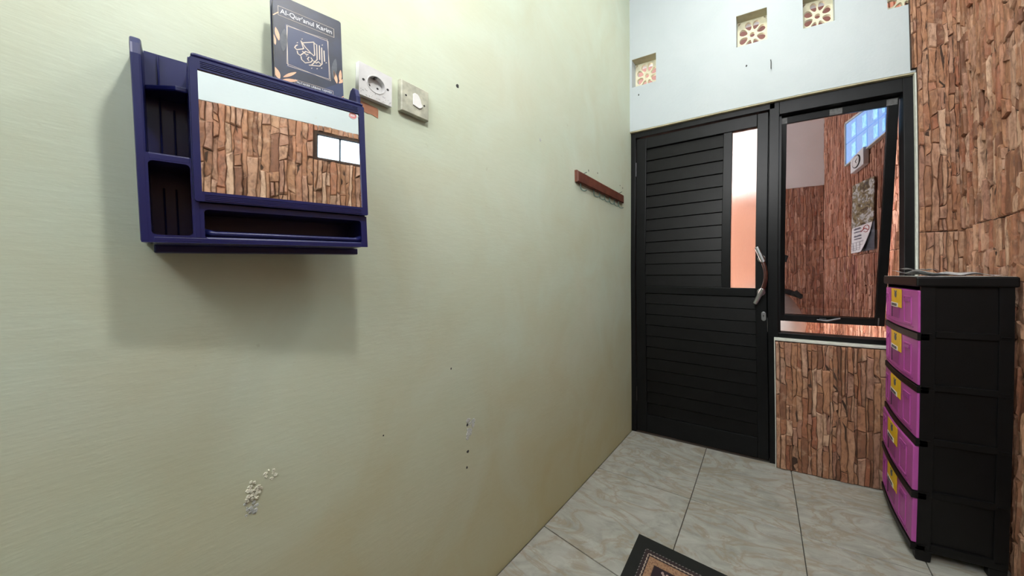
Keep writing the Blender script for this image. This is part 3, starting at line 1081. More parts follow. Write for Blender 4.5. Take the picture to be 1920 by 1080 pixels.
# ------------------------------------------------------------------ blue mirror cabinet (local x along wall, z up, -y out of the wall)
cu_, cw_, cn_ = Vector((0.17360102, 0.98423304, 0.03388216)), Vector((-0.00889106, -0.03283679, 0.99942118)), Vector((0.98477593, -0.17380178, 0.00305038))
CM = Matrix(((cu_.x, -cn_.x, cw_.x, 0.0), (cu_.y, -cn_.y, cw_.y, -1.87944), (cu_.z, -cn_.z, cw_.z, 1.17877), (0, 0, 0, 1)))
cab = thing('mirror_cabinet', 'navy blue plastic wall cabinet with a mirror door and side cubbies', 'cabinet', mtx=CM)
NV = 'navy_plastic'
DB, DM = 0.0935, 0.1005
k3 = lambda a, b, d: (a, -d, b)          # (u, w, n)


def cbox(u0, u1, n0, n1, w0, w1):
    return MB().box(u0, u1, -n1, -n0, w0, w1)


# side cheeks with rounded tops
left_prof = [(0.0, -0.060), (DB, -0.063), (DB, 0.205), (DB - 0.004, 0.221), (DB - 0.013, 0.2325), (DB - 0.024, 0.2355), (DB - 0.036, 0.2345), (0.034, 0.238), (0.014, 0.243), (0.0, 0.245)]
m = MB()
m.loft([[(u, -n_, w_) for n_, w_ in left_prof] for u in (0.0, 0.0095)])
obj('side_panel', m, NV, cab, local=True, bevel=0.0025)
right_prof = [(0.0, -0.060), (DB - 0.006, -0.062), (DB - 0.006, 0.246), (DB - 0.014, 0.262), (0.066, 0.2695), (0.052, 0.268), (0.042, 0.258), (0.034, 0.243), (0.0, 0.241)]
m = MB()
m.loft([[(u, -n_, w_) for n_, w_ in right_prof] for u in (0.268, 0.276)])
obj('side_panel', m, NV, cab, local=True, bevel=0.0025)
# back, with the raised ribs seen inside the cubbies
obj('back_panel', cbox(0.0095, 0.268, 0.001, 0.006, -0.060, 0.246), NV, cab, local=True)
for u0, u1, w0, w1 in ((0.0215, 0.0235, 0.075, 0.243), (0.0355, 0.0375, 0.075, 0.160), (0.0215, 0.0235, -0.05, 0.030), (0.034, 0.036, -0.05, 0.030)):
    obj('rib', cbox(u0, u1, 0.006, 0.012, w0, w1), NV, cab, local=True, bevel=0.001)
# top ledge behind the door
obj('top_ledge', cbox(0.0545, 0.268, 0.006, DM - 0.004, 0.222, 0.2305), NV, cab, local=True, bevel=0.003)
# partition between cubbies and mirror column
obj('partition', cbox(0.0500, 0.0565, 0.006, DB, -0.055, 0.222), NV, cab, local=True, bevel=0.001)
# cubby shelves
obj('shelf', cbox(0.0095, 0.050, 0.006, DB, 0.0565, 0.0675), NV, cab, local=True, bevel=0.002)
m = MB()
m.prism([(0.0095, 0.006), (0.0500, 0.006), (0.0500, 0.064), (0.038, 0.064), (0.0095, 0.035)], lambda a, b, d: (a, -b, d), 0.175, 0.1835)
obj('corner_shelf', m, NV, cab, local=True, bevel=0.002)
obj('bottom', cbox(0.0095, 0.268, 0.006, DB, -0.0635, -0.053), NV, cab, local=True, bevel=0.003)


def rounded(u0, u1, w0, w1, r, n=5):
    out = []
    for cx, cy, a0 in ((u1 - r, w1 - r, 0), (u0 + r, w1 - r, PI / 2), (u0 + r, w0 + r, PI), (u1 - r, w0 + r, 1.5 * PI)):
        for k in range(n + 1):
            a = a0 + PI / 2 * k / n
            out.append((cx + r * math.cos(a), cy + r * math.sin(a)))
    return out


FM = lambda n_: CM @ Matrix(((1, 0, 0, 0), (0, 0, -1, -n_), (0, 1, 0, 0), (0, 0, 0, 1)))
# rounded front rims round the lower cubby, the upper cubby and the towel shelf
flat_shape('cubby_rim', [[(0.0008, -0.0632), (0.0563, -0.0632), (0.0563, 0.0020), (0.0500, 0.0040), (0.0500, 0.0665), (0.0008, 0.0665)],
                         rounded(0.0100, 0.0485, -0.0520, 0.0560, 0.0055)], 0.006, NV, cab, FM(DB - 0.0032))
flat_shape('towel_shelf_rim', [[(0.0525, -0.0630), (0.2760, -0.0630), (0.2760, -0.0005), (0.0525, -0.0005)],
                               rounded(0.0605, 0.2665, -0.0800, -0.0110, 0.0052)[0:0] or rounded(0.0605, 0.2665, -0.0560, -0.0100, 0.0052)], 0.006, NV, cab, FM(DB - 0.0032))
m = MB()
m.tube([(0.060, -(DB - 0.012), -0.0465), (0.072, -(DB - 0.006), -0.0475), (0.255, -(DB - 0.006), -0.0485), (0.267, -(DB - 0.012), -0.0475)], 0.004, 10, radii=[0.0075, 0.0042, 0.0042, 0.0080])
obj('towel_bar', m, NV, cab, local=True, smooth=True)
obj('shelf', cbox(0.0565, 0.268, 0.006, DB - 0.004, -0.010, -0.0008), NV, cab, local=True, bevel=0.002)
obj('base_strip', cbox(0.0095, 0.2785, 0.001, 0.024, -0.0755, -0.0625), NV, cab, local=True, bevel=0.002)
# door with mirror; its frame has fine ridges along top and bottom
D0 = DB - 0.002
dr = flat_shape('door', [rounded(0.0515, 0.2770, 0.0012, 0.2215, 0.003, 3), [(0.0592, 0.0165), (0.0592, 0.2045), (0.2682, 0.2045), (0.2682, 0.0165)]], DM - D0, NV, cab, FM((D0 + DM) / 2))
for w_ in (0.0035, 0.0062, 0.0089, 0.0116, 0.2085, 0.2112, 0.2139, 0.2166):
    obj('ridge', cbox(0.062, 0.266, DM - 0.0005, DM + 0.0012, w_, w_ + 0.0016), NV, dr, local=True)
obj('door_top', cbox(0.0530, 0.2765, 0.070, DM - 0.0015, 0.2222, 0.2292), NV, cab, local=True, bevel=0.003)
mr = obj('mirror', cbox(0.0590, 0.2684, D0, DM - 0.003, 0.0163, 0.2047), 'mirror_silver', dr, local=True, label='mirror reflecting stone wall and a bright window')
m = MB()
m.lathe([(0.0068, 0.0), (0.0068, 0.0006)], lambda a, b, h: (0.2585 + a, -(DM - 0.003) - h, 0.1985 + b * 0.95), 28)
stk = obj('sticker', m, 'sticker_red', dr, local=True, label='small round red and white sticker')
m = MB()
rg = []
for r, h in ((0.0068, 0.0006), (0.0068, 0.0009), (0.0060, 0.0009), (0.0060, 0.0006)):
    rg.append([(0.2585 + r * math.cos(2 * PI * k / 28), -(DM - 0.003) - h, 0.1985 + r * 0.95 * math.sin(2 * PI * k / 28)) for k in range(28)])
m.ring(rg)
for k in range(4):
    m.box(0.2545 + k * 0.0019, 0.2556 + k * 0.0019, -(DM - 0.0022), -(DM - 0.003), 0.1965, 0.2008)
m.loft([[(0.2652 + a, -(DM - 0.003) - h, 0.1985 + b) for a, b in ((0, -0.001), (0.0028, 0.0006), (0.003, 0.0018), (0, 0.0005))] for h in (0, 0.0006)])
m.bm.normal_update()
tag_o = obj('sticker_print', m, 'label_white', dr, local=True)

# ------------------------------------------------------------------ book on the cabinet
BW, BH, BT = 0.104, 0.180, 0.026
rb_ = math.radians(0.0)
BM = CM @ Matrix.Translation((0.1535, -0.0495, 0.2325)) @ Matrix.Rotation(-rb_, 4, 'Y') @ Matrix.Rotation(math.radians(-3), 4, 'X')
bk = thing('book', "navy hardcover book titled Al-Qur'anul Karim standing on the blue cabinet", 'book', mtx=BM)
cov = MB()
cov.loft([[(a, d, b) for a, b in rounded(0, BW, 0, BH, 0.004, 4)] for d in (0.0, 0.0022)])
cf = obj('front_cover', cov, 'cover_navy', bk, local=True, bevel=0.0006)
cov = MB()
cov.loft([[(a, d, b) for a, b in rounded(0, BW, 0, BH, 0.004, 4)] for d in (BT - 0.0022, BT)])
obj('back_cover', cov, 'cover_navy', bk, local=True, bevel=0.0006)
obj('spine', MB().box(BW - 0.0022, BW, 0.0022, BT - 0.0022, 0.001, BH - 0.001), 'cover_navy', bk, local=True)
obj('pages', MB().box(0.003, BW - 0.0022, 0.0022, BT - 0.0022, 0.003, BH - 0.003), 'page_cream', bk, local=True)
BF = BM @ Matrix(((1, 0, 0, 0), (0, 0, -1, -0.0003), (0, 1, 0, 0), (0, 0, 0, 1)))


def strip(m, pts, wd, d=0.0003):
    """flat printed line on the cover"""
    for (a, b), (c, e) in zip(pts, pts[1:]):
        L = math.hypot(c - a, e - b) or 1e-6
        nx, ny = -(e - b) / L * wd / 2, (c - a) / L * wd / 2
        ex, ey = (c - a) / L * wd * 0.3, (e - b) / L * wd * 0.3
        q = [(a + nx - ex, b + ny - ey), (c + nx + ex, e + ny + ey), (c - nx + ex, e - ny + ey), (a - nx - ex, b - ny - ey)]
        m.loft([[(x, -z_, y) for x, y in q] for z_ in (0.0, d)])


ST = lambda s, t: (s * BW, t * BH)
m = MB()
m.loft([[(x, -z_, y) for x, y in [ST(0.52, 0.002), ST(0.998, 0.002), ST(0.998, 0.28), ST(0.62, 0.10)]] for z_ in (0.0, 0.0002)])
obj('cover_panel', m, 'cover_blue', cf, local=True)
m = MB()
m.loft([[(x, -z_, y) for x, y in [ST(0.16, 0.245), ST(0.79, 0.245), ST(0.79, 0.71), ST(0.16, 0.71)]] for z_ in (0.0, 0.00015)])
obj('cover_panel', m, 'cover_blue', cf, local=True)
m = MB()
box_ = lambda s0, s1, t0, t1: [ST(s0, t0), ST(s1, t0), ST(s1, t1), ST(s0, t1), ST(s0, t0)]
strip(m, box_(0.18, 0.78, 0.26, 0.70), 0.0008)
strip(m, [ST(0.165, 0.28), ST(0.80, 0.245), ST(0.77, 0.72), ST(0.19, 0.69), ST(0.165, 0.28)], 0.0006)
strip(m, box_(0.07, 0.88, 0.775, 0.875), 0.0006)
strip(m, box_(0.27, 0.83, 0.085, 0.135), 0.0006)
obj('frame_lines', m, 'print_gold', cf, local=True)
m = MB()
strip(m, [ST(0.005, 0.755), ST(0.072, 0.805)], 0.0014)
obj('gold_stripe', m, 'print_peach', cf, local=True)
m = MB()
strip(m, [ST(0.86, 0.02), ST(0.995, 0.11)], 0.0014)
obj('gold_stripe', m, 'print_peach', cf, local=True)

text('title', "Al-Qur'anul Karim", 0.0128, 'print_white', cf, BF @ Matrix.Translation((0.475 * BW, 0.825 * BH, 0)), width=0.078)
text('subtitle', "MUTAKBIR URBANI TAJWIDI", 0.006, 'print_white', cf, BF @ Matrix.Translation((0.55 * BW, 0.110 * BH, 0)), width=0.053)
# calligraphy medallion, strokes in cover fractions
CAL = [
    [(.345, .575), (.365, .560), (.505, .615), (.53, .60)], [(.345, .575), (.40, .52), (.47, .475), (.505, .46)], [(.51, .605), (.515, .47)],
    [(.30, .515), (.28, .50), (.265, .475), (.29, .46), (.36, .49), (.375, .50), (.345, .575)],
    [(.295, .445), (.30, .42), (.33, .41), (.40, .475), (.455, .475)], [(.34, .40), (.345, .37), (.39, .345), (.46, .375), (.485, .405), (.465, .425)],
    [(.44, .425), (.42, .40), (.435, .385)], [(.545, .60), (.545, .43)], [(.58, .60), (.578, .44)], [(.61, .585), (.608, .40), (.575, .365), (.44, .335)],
    [(.545, .43), (.47, .345), (.44, .335)], [(.64, .56), (.642, .44)], [(.50, .40), (.53, .385), (.56, .41), (.585, .395)], [(.36, .465), (.40, .445), (.43, .45)]]
m = MB()
for st_ in CAL:
    strip(m, [ST(0.5 + (a - 0.455) * 1.15, 0.475 + (b - 0.465) * 1.0) for a, b in st_], 0.0017, 0.0004)
for a, b in ((.36, .60), (.30, .54), (.41, .43), (.47, .31), (.54, .325), (.60, .35), (.665, .43), (.62, .62)):
    x, y = ST(0.5 + (a - 0.455) * 1.15, 0.475 + (b - 0.465))
    strip(m, [(x - 0.0006, y - 0.0006), (x + 0.0006, y + 0.0006)], 0.0012, 0.0004)
obj('calligraphy', m, 'print_gold', cf, local=True)


def leaf(s, t, ang, L, wd, mat):
    m = MB()
    x, y = ST(s, t)
    c_, s_ = math.cos(ang), math.sin(ang)
    pts = []
    for k in range(16):
        q = 2 * PI * k / 16
        a = L / 2 + L / 2 * math.cos(q)
        b = wd / 2 * math.sin(q) * (0.6 + 0.4 * math.sin(PI * a / L))
        pts.append((min(BW - 0.0005, max(0.0005, x + a * c_ - b * s_)), y + a * s_ + b * c_))
    m.loft([[(px, -z_, py) for px, py in pts] for z_ in (0.0, 0.0003)])
    obj('leaf_print', m, mat, cf, local=True)


for a in ((.07, .50, 1.75, .024, .006, 'print_peach'), (.02, .44, 1.7, .020, .005, 'print_peach'), (.12, .40, 1.5, .045, .010, 'print_grey'),
          (.06, .09, 1.9, .022, .009, 'print_peach'), (.11, .12, .75, .026, .005, 'print_peach'), (.09, .085, .35, .024, .006, 'print_peach'),
          (.84, .28, 1.45, .045, .009, 'print_grey'), (.90, .24, 1.75, .026, .006, 'print_peach'), (.95, .27, 1.5, .026, .005, 'print_peach'), (.93, .25, .9, .016, .005, 'print_peach')):
    leaf(*a)

# ------------------------------------------------------------------ socket, switch, tape on the left wall
fl_ = lambda y, z, d: (d, y, z)


def plate(mbx, y0, y1, z0, z1, d0, d1, slope):
    mbx.loft([[(d0, y0, z0), (d0, y1, z0), (d0, y1, z1), (d0, y0, z1)],
              [(d1 * 0.8, y0, z0), (d1 * 0.8, y1, z0), (d1 * 0.8, y1, z1), (d1 * 0.8, y0, z1)],
              [(d1, y0 + slope, z0 + slope), (d1, y1 - slope, z0 + slope), (d1, y1 - slope, z1 - slope), (d1, y0 + slope, z1 - slope)]])


so = thing('power_socket', 'scuffed white round-pin wall socket just right of the book', 'socket', loc=(0, -1.5425, 1.495))
sy, sz = -1.5415, 1.5345
RS = 0.0195
m = MB()
hole = [(RS * math.cos(2 * PI * k / 28), RS * math.sin(2 * PI * k / 28)) for k in range(28)]
SM = frame_m((0.0085, sy, sz), (0, 1, 0), (0, 0, 1))
pt = flat_shape('face_plate', [[(-0.038, -0.0395), (0.0365, -0.0385), (0.0365, 0.0365), (-0.038, 0.0385)], hole], 0.015, 'socket_white', so, SM)
m = MB()
m.lathe([(RS, 0.0005), (RS, 0.0030)], lambda a, b, h: (h, sy + a, sz + b), 28)
obj('well_floor', m, 'socket_white', so)
m = MB()
rg = []
for r, h in ((RS + 0.0022, 0.016), (RS + 0.0018, 0.0172), (RS, 0.0172), (RS, 0.015)):
    rg.append([(h, sy + r * math.cos(2 * PI * k / 28), sz + r * math.sin(2 * PI * k / 28)) for k in range(28)])
m.ring(rg)
obj('well_rim', m, 'socket_white', so)
for dy in (-0.0095, 0.0095):
    m = MB()
    m.lathe([(0.0026, 0.003), (0.0026, 0.0034)], lambda a, b, h: (h, sy + dy + a, sz - 0.002 + b), 14)
    obj('pin_hole', m, 'hole_dark', so)
for dy, dz in ((-0.0285, -0.001), (0.0265, 0.0005)):
    m = MB()
    m.lathe([(0.0028, 0.016), (0.0028, 0.0166)], lambda a, b, h: (h, sy + dy + a, sz + dz + b), 14)
    obj('screw_hole', m, 'hole_dark', so)
obj('earth_clip', MB().box(0.004, 0.0155, sy - 0.002, sy + 0.002, sz + RS - 0.004, sz + RS), 'dark_metal', so)
rnd = random.Random(5)
m = MB()
for k in range(26):
    y, z = sy + rnd.uniform(-0.034, 0.034), sz - rnd.uniform(0.022, 0.037)
    L = rnd.uniform(0.001, 0.004)
    a = rnd.uniform(0, PI)
    m.tube([(0.0162, y, z), (0.0162, y + L * math.cos(a), z + L * math.sin(a))], 0.0003, 4)
obj('scuffs', m, 'hole_dark', so, kind='stuff')

sw = thing('light_switch', 'grimy white wall switch plate with a square rocker right of the socket', 'switch', loc=(0, -1.443, 1.50))
yy, zz = -1.4435, 1.5415
m = MB()
plate(m, yy - 0.038, yy + 0.038, zz - 0.042, zz + 0.041, 0.0005, 0.016, 0.002)
obj('face_plate', m, 'switch_dirty', sw, bevel=0.001)
m = MB()
pl = [(-0.011, -0.015), (0.004, -0.019), (0.010, -0.017), (0.016, -0.010), (0.011, -0.002), (0.009, 0.006), (0.004, 0.014), (0.001, 0.017), (-0.006, 0.018), (-0.011, 0.014)]
m.prism(pl, lambda a, b, d: (d, yy + 0.003 + a, zz + b), 0.016, 0.0192)
obj('rocker', m, 'label_white', sw, bevel=0.0008)
for dy, dz in ((-0.026, 0.002), (0.024, -0.004)):
    m = MB()
    m.lathe([(0.0026, 0.016), (0.0026, 0.0166)], lambda a, b, h: (h, yy + dy + a, zz + dz + b), 14)
    obj('screw_hole', m, 'hole_dark', sw)
m = MB()
m.prism([(-1.575, 1.488), (-1.531, 1.4845), (-1.5285, 1.480), (-1.529, 1.460), (-1.545, 1.464), (-1.553, 1.462), (-1.575, 1.468)], lambda a, b, d: (d, a, b), 0.0003, 0.0011)
tag(obj('packing_tape', m, 'brown_tape'), 'torn strip of brown packing tape on the wall under the socket', 'tape')

# nail holes and plaster scars are parts of their wall
def scar(wall, name, pts, fn, mat, h, seed):
    r = random.Random(seed)
    mbx = MB()
    for (a, b, s) in pts:
        n = r.randint(6, 9)
        poly = [(a + s * r.uniform(0.55, 1.1) * math.cos(2 * PI * k / n), b + 1.25 * s * r.uniform(0.55, 1.1) * math.sin(2 * PI * k / n)) for k in range(n)]
        mbx.loft([[fn(x, y, 0.0001) for x, y in poly], [fn(a + (x - a) * 0.75, b + (y - b) * 0.75, h * r.uniform(0.5, 1.3)) for x, y in poly]])
    return obj(name, mbx, mat, wall, kind='stuff' if len(pts) > 1 else None)


FL = lambda a, b, d: (d, a, b)
FB = lambda a, b, d: (a, -d, b)
rnd = random.Random(9)
scar(wall_left, 'plaster_scar', [(-1.757 + rnd.uniform(-.008, .008) + 0.10 * k, 0.655 + k * 0.6 + rnd.uniform(-.012, .012), rnd.uniform(.002, .0045)) for k in [rnd.uniform(-.03, .03) for _ in range(34)]], FL, 'plaster_pale', 0.003, 1)
scar(wall_left, 'plaster_scar', [(-1.762 + rnd.uniform(-.008, .008), 0.622 + rnd.uniform(-.012, .012), rnd.uniform(.002, .004)) for _ in range(16)], FL, 'plaster_grey', 0.0015, 2)
scar(wall_left, 'plaster_scar', [(-1.735 + rnd.uniform(-.006, .012), 0.675 + rnd.uniform(-.012, .012), rnd.uniform(.002, .004)) for _ in range(9)], FL, 'plaster_pale', 0.002, 3)
scar(wall_left, 'plaster_scar', [(-1.262 + rnd.uniform(-.010, .012), 0.572 + rnd.uniform(-.035, .03), rnd.uniform(.004, .009)) for _ in range(14)], FL, 'plaster_grey', 0.0012, 4)
for y, z, s in ((-1.272, 0.585, .0045), (-1.271, 0.568, .003), (-1.270, 0.498, .006), (-1.274, 0.448, .004), (-1.302, 1.656, .0065), (-0.916, 1.637, .007), (-1.52, 0.66, .002),
                (-1.63, 1.70, .002), (-1.33, 0.78, .003)):
    scar(wall_left, 'nail_hole', [(y, z, s)], FL, 'hole_dark' if y != -0.916 else 'plaster_grey', 0.0006, int(-y * 1000))
for x, z, s in ((0.735, 2.262, .006), (0.065, 2.26, .006)):
    scar(wall_back, 'nail_hole', [(x, z, s)], FB, 'hole_dark', 0.0006, int(x * 1000))
obj('nail', MB().tube([(0.862, 0.0, 2.262), (0.865, -0.018, 2.238), (0.864, -0.012, 2.205)], 0.0022, 6), 'hole_dark', wall_back)

# ------------------------------------------------------------------ hook rack
rk = thing('coat_hook_rack', 'brown wooden wall rack with seven green wire hooks near the door', 'rack', loc=(0, -0.40, 1.535))
m = MB()
m.loft([[(d, y, z) for y, z in ((-0.668 + q, 1.531 + q), (-0.134 - q, 1.537 + q), (-0.134 - q, 1.588 - q), (-0.668 + q, 1.588 - q))] for d, q in ((0.0008, 0.0), (0.015, 0.0), (0.020, 0.005))])
obj('board', m, 'rack_wood', rk)
for y in (-0.634, -0.505, -0.442, -0.383, -0.323, -0.260, -0.200):
    m = MB()
    pts = [(0.012, y, 1.545), (0.012, y, 1.514)]
    for k in range(9):
        a = PI + PI * 0.70 * k / 8
        pts.append((0.030 + 0.018 * math.cos(a), y + 0.012 * k / 8, 1.512 + 0.017 * math.sin(a)))
    m.tube(pts, 0.0024, 8)
    obj('hook', m, 'green_wire', rk, smooth=True)
for y, z in ((-0.585, 1.598), (-0.165, 1.600)):
    obj('nail', MB().tube([(0.0, y, z - 0.004), (0.016, y + 0.006, z + 0.004)], 0.0018, 6), 'dark_metal', rk)
for k, (y, z) in enumerate(((-0.535, 1.625), (-0.44, 1.64), (-0.155, 1.645), (-0.115, 1.64))):
    scar(wall_left, 'nail_hole', [(y, z, .005)], FL, 'hole_dark', 0.0006, 60 + k)

# ------------------------------------------------------------------ five-drawer tower
tw = thing('drawer_tower', 'tall black plastic tower with five pink drawers in the right corner', 'drawers', loc=(1.50, -0.245, 0))
BP = 'black_plastic'
TX0, TX1, TY0, TY1 = 1.372, 1.632, -0.462, -0.045
TOPZ = 1.057
obj('top', MB().box(TX0 - 0.012, TX1 + 0.010, TY0 - 0.010, TY1 + 0.006, 1.021, TOPZ), BP, tw, bevel=0.006)
bands = [(0.838, 1.021), (0.644, 0.838), (0.446, 0.644), (0.250, 0.446), (0.052, 0.250)]
shift = [0.0, 0.0, -0.001, -0.010, -0.008]
for (z0, z1), dx in zip(bands, shift):
    m = MB()
    # side frames with recessed panels: posts, rails, thin panel
    for ys in ((TY0, TY0 + 0.012), (TY1 - 0.012, TY1)):
        m.box(TX0 + 0.004, TX0 + 0.046, ys[0], ys[1], z0, z1)
        m.box(TX1 - 0.040, TX1, ys[0], ys[1], z0, z1)
        m.box(TX0 + 0.046, TX1 - 0.040, ys[0] - 0.003, ys[1] + 0.003, z0, z0 + 0.022)
        m.box(TX0 + 0.046, TX1 - 0.040, ys[0] + 0.0055, ys[1] - 0.0055, z0 + 0.022, z1)
    m.box(TX1 - 0.010, TX1, TY0 + 0.012, TY1 - 0.012, z0, z1)
    tier = obj('tier_frame', m, BP, tw, bevel=0.0022)
    # front lip, bowed outward a little
    lip = MB()
    yy_ = [TY0 + (TY1 - TY0) * k / 10 for k in range(11)]
    bow_ = [0.010 * math.sin(PI * k / 10) for k in range(11)]
    lip.loft([[(TX0 - 0.006 - b + dx, y, z0 - 0.014), (TX0 + 0.03, y, z0 - 0.014), (TX0 + 0.03, y, z0 + 0.012), (TX0 - 0.006 - b + dx, y, z0 + 0.010)] for y, b in zip(yy_, bow_)])
    obj('front_lip', lip, BP, tier, bevel=0.001)
    for sx_ in (TX0 + 0.010, TX1 - 0.035):
        obj('clip', MB().box(sx_, sx_ + 0.026, TY0 - 0.0035, TY0, z0 + 0.010, z0 + 0.013), BP, tier)
    # drawer
    f = MB()
    d0, d1 = z0 + 0.013, z1 - 0.015
    f.loft([[(TX0 - 0.003 - b + dx, y, d0), (TX0 + 0.030 + dx, y, d0), (TX0 + 0.030 + dx, y, d1), (TX0 - 0.003 - b + dx, y, d1)] for y, b in zip([TY0 + 0.004 + (TY1 - TY0 - 0.008) * k / 10 for k in range(11)], bow_)])
    dw = obj('drawer', f, 'pink_plastic', tw, bevel=0.004)
    xf = lambda y, o: TX0 - 0.003 - 0.010 * math.sin(PI * (y - TY0) / (TY1 - TY0)) + dx - o
    # raised frames of the two side panels
    for y0, y1 in ((-0.405, -0.335), (-0.130, -0.070)):
        for a, b, c, d in ((y0, y1, d1 - 0.030, d1 - 0.024), (y0, y1, d0 + 0.022, d0 + 0.028), (y0, y0 + 0.005, d0 + 0.022, d1 - 0.024), (y1 - 0.005, y1, d0 + 0.022, d1 - 0.024)):
            g = MB()
            g.loft([[(xf(y, -0.002), y, c), (xf(y, 0.003), y, c), (xf(y, 0.003), y, d), (xf(y, -0.002), y, d)] for y in (a, b)])
            obj('trim', g, 'pink_plastic', dw, bevel=0.001)
        g = MB()
        g.loft([[(xf(y, 0.0), y, d1 - 0.048), (xf(y, 0.006), y, d1 - 0.046), (xf(y, 0.004), y, d1 - 0.032), (xf(y, 0.0), y, d1 - 0.032)] for y in (y0 + 0.012, y1 - 0.012)])
        obj('grip_rib', g, 'pink_dark', dw, bevel=0.001)
    # bottom line and handle recess cheeks
    g = MB()
    g.loft([[(xf(y, -0.002), y, d0 + 0.013), (xf(y, 0.0025), y, d0 + 0.013), (xf(y, 0.0025), y, d0 + 0.017), (xf(y, -0.002), y, d0 + 0.017)] for y in yy_[1:-1]])
    obj('trim', g, 'pink_dark', dw)
    g = MB()
    g.loft([[(xf(y, 0.0), y, d0 + 0.030), (xf(y, 0.0022), y, d0 + 0.030), (xf(y, 0.0022), y, d1 - 0.070), (xf(y, 0.0), y, d1 - 0.070)] for y in (-0.285, -0.185)])
    obj('handle', g, 'pink_dark', dw, bevel=0.0008)
    g = MB()
    g.loft([[(xf(y, 0.0), y, d0 + 0.030), (xf(y, 0.004), y, d0 + 0.030), (xf(y, 0.004), y, d1 - 0.070), (xf(y, 0.0), y, d1 - 0.070)] for y in (-0.190, -0.186)])
    obj('handle_slot', g, 'ink_black', dw)
    # yellow label with a white strip
    g = MB()
    g.loft([[(xf(y, 0.0015), y, d1 - 0.078), (xf(y, 0.0028), y, d1 - 0.078), (xf(y, 0.0032), y, d1 - 0.001), (xf(y, 0.0015), y, d1 - 0.001)] for y in (-0.312, -0.27, -0.23, -0.178)])
    yl = obj('label', g, 'yellow_label', dw, label='yellow product label with a white strip')
    g = MB()
    g.loft([[(xf(y, 0.0030), y, d1 - 0.079), (xf(y, 0.0040), y, d1 - 0.079), (xf(y, 0.0040), y, d1 - 0.061), (xf(y, 0.0030), y, d1 - 0.061)] for y in (-0.272, -0.22, -0.176)])
    obj('label_strip', g, 'label_white', yl)
    g = MB()
    rr_ = random.Random(int(z0 * 100))
    y = -0.258
    while y < -0.192:
        wd = rr_.uniform(0.006, 0.011)
        for zz0 in (0.0, 0.0065):
            g.loft([[(xf(q, 0.0038), q, d1 - 0.0745 + zz0 * rr_.uniform(0.8, 1.1)), (xf(q, 0.0046), q, d1 - 0.0745 + zz0), (xf(q, 0.0046), q, d1 - 0.0715 + zz0), (xf(q, 0.0038), q, d1 - 0.0715 + zz0)] for q in (y, y + wd)])
        g.loft([[(xf(q, 0.0038), q, d1 - 0.0745), (xf(q, 0.0046), q, d1 - 0.0745), (xf(q, 0.0046), q, d1 - 0.0655), (xf(q, 0.0038), q, d1 - 0.0655)] for q in (y, y + 0.003)])
        y += wd + 0.002
    obj('label_marks', g, 'ink_black', yl, kind='stuff')
    g = MB()
    g.lathe([(0.013, 0.0), (0.013, 0.001)], lambda a, b, h: (xf(-0.245, 0.0036) - h, -0.245 + a, d1 - 0.026 + b), 20)
    for dy in (-0.010, 0.010):
        g.lathe([(0.005, 0.0), (0.005, 0.001)], lambda a, b, h: (xf(-0.245, 0.0036) - h, -0.245 + dy + a, d1 - 0.012 + b * 0.8), 12)
    obj('label_print', g, 'grey_tape', yl)
obj('base', MB().box(TX0 - 0.004, TX1, TY0, TY1, 0.040, 0.056), BP, tw, bevel=0.004)
for y in (TY0 + 0.018, TY1 - 0.018):
    for x in (TX0 + 0.026, TX1 - 0.026):
        m = MB()
        m.loft([[(x + 0.026 * s * a, y + 0.018 * s * b, z) for a, b in ((-1, -1), (1, -1), (1, 1), (-1, 1))] for z, s in ((0.0, 0.8), (0.006, 0.9), (0.041, 1.0))])
        obj('foot', m, BP, tw, bevel=0.003)

# papers on top of the tower
def sheet(name, x0, x1, y0, y1, z, amp, seed, mat, label, curl=0.0, rot=0.0):
    r = random.Random(seed)
    ph = [r.uniform(0, 6) for _ in range(6)]
    cx, cy = (x0 + x1) / 2, (y0 + y1) / 2

    def fn(i, j, o):
        x, y = x0 + (x1 - x0) * i, y0 + (y1 - y0) * j
        h = amp * (0.55 + 0.30 * math.sin(9 * i + ph[0]) + 0.25 * math.sin(7 * j + 5 * i + ph[1]) + 0.18 * math.sin(17 * i - 8 * j + ph[2]))
        h = max(0, h) + curl * max(0, 1 - i / 0.35) ** 1.5
        dx, dy = x - cx, y - cy
        return (cx + dx * math.cos(rot) - dy * math.sin(rot), cy + dx * math.sin(rot) + dy * math.cos(rot), z + h + o)
    m = MB()
    m.grid(lambda i, j: fn(i, j, 0.0), 20, 14)
    o = obj(name, m, mat, smooth=True)
    sd = o.modifiers.new('solid', 'SOLIDIFY')
    sd.thickness = 0.0006
    sd.offset = 1
    return tag(o, label, 'paper')


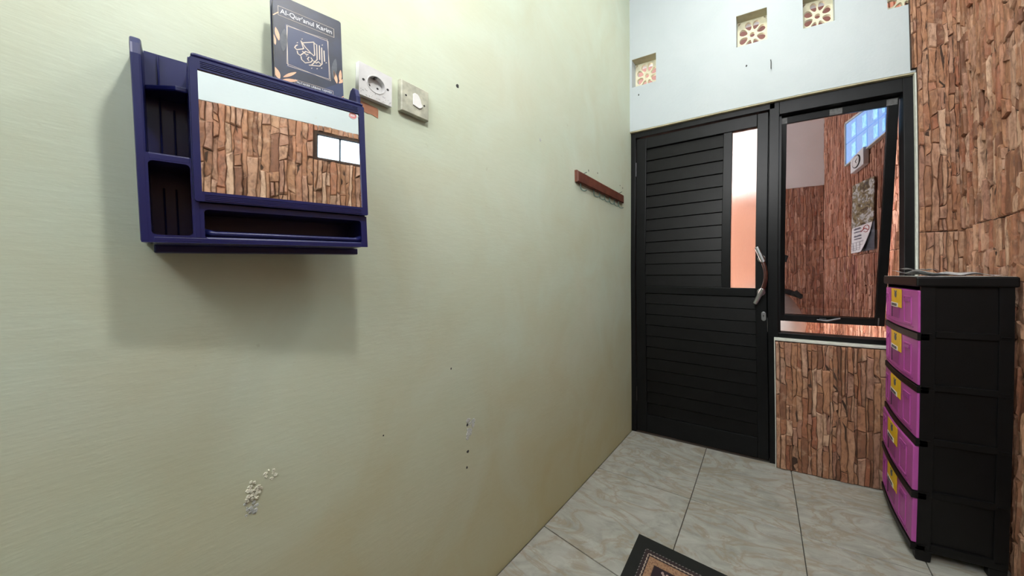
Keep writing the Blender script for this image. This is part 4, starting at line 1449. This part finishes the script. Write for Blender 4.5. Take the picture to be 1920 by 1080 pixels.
sheet('paper_sheet', TX0 - 0.010, TX1 + 0.006, TY0 + 0.004, TY1, TOPZ + 0.0003, 0.0006, 3, 'paper_white', 'flat white sheet lining the top of the drawer tower')
sheet('newspaper', 1.385, 1.625, -0.40, -0.09, TOPZ + 0.0020, 0.014, 4, 'news_print', 'crumpled newspaper spread on the drawer tower', 0.006, 0.03)
sheet('newspaper', 1.378, 1.475, -0.34, -0.15, TOPZ + 0.0255, 0.004, 8, 'news_print', 'smaller folded newspaper on top of the spread one', 0.004, -0.12)

# ------------------------------------------------------------------ floor mat
rc = Vector((0.388, -0.772))
e2 = Vector((math.cos(math.radians(-7.2)), math.sin(math.radians(-7.2))))
e1 = Vector((math.cos(math.radians(-86.0)), math.sin(math.radians(-86.0))))
me = bpy.data.meshes.new('floor_mat')
bm = bmesh.new()
uvl = bm.loops.layers.uv.new('UVMap')
top, bot = [], []
cornr = [(0, 0), (RW, 0), (RW, RL), (0, RL)]
N = 16
grid_t = [[None] * (N + 1) for _ in range(N + 1)]
grid_b = [[None] * (N + 1) for _ in range(N + 1)]
UVS = {}
for i in range(N + 1):
    for j in range(N + 1):
        a, b = RW * i / N, RL * j / N
        q = rc + e2 * a + e1 * b
        lift = 0.0006 * math.sin(9 * a + 3 * b)
        t = bm.verts.new((q.x, q.y, 0.0062 + lift))
        u = bm.verts.new((q.x, q.y, 0.0004))
        grid_t[i][j], grid_b[i][j] = t, u
        UVS[t] = UVS[u] = (a, b)
for i in range(N):
    for j in range(N):
        bm.faces.new((grid_t[i][j], grid_t[i][j + 1], grid_t[i + 1][j + 1], grid_t[i + 1][j]))
        bm.faces.new((grid_b[i][j], grid_b[i + 1][j], grid_b[i + 1][j + 1], grid_b[i][j + 1]))
for k in range(N):
    for g_, s_ in ((lambda q: (q, 0), 1), (lambda q: (q, N), -1), (lambda q: (0, q), -1), (lambda q: (N, q), 1)):
        a, b = g_(k), g_(k + 1)
        bm.faces.new((grid_t[a[0]][a[1]], grid_t[b[0]][b[1]], grid_b[b[0]][b[1]], grid_b[a[0]][a[1]]))
bmesh.ops.recalc_face_normals(bm, faces=bm.faces)
for f in bm.faces:
    for l in f.loops:
        l[uvl].uv = UVS[l.vert]
bm.to_mesh(me)
bm.free()
mat_o = bpy.data.objects.new('floor_mat', me)
C.objects.link(mat_o)
me.materials.append(MATS['mat_weave'])
tag(mat_o, 'black bordered woven mat with tan patterned band on the tiles', 'mat')
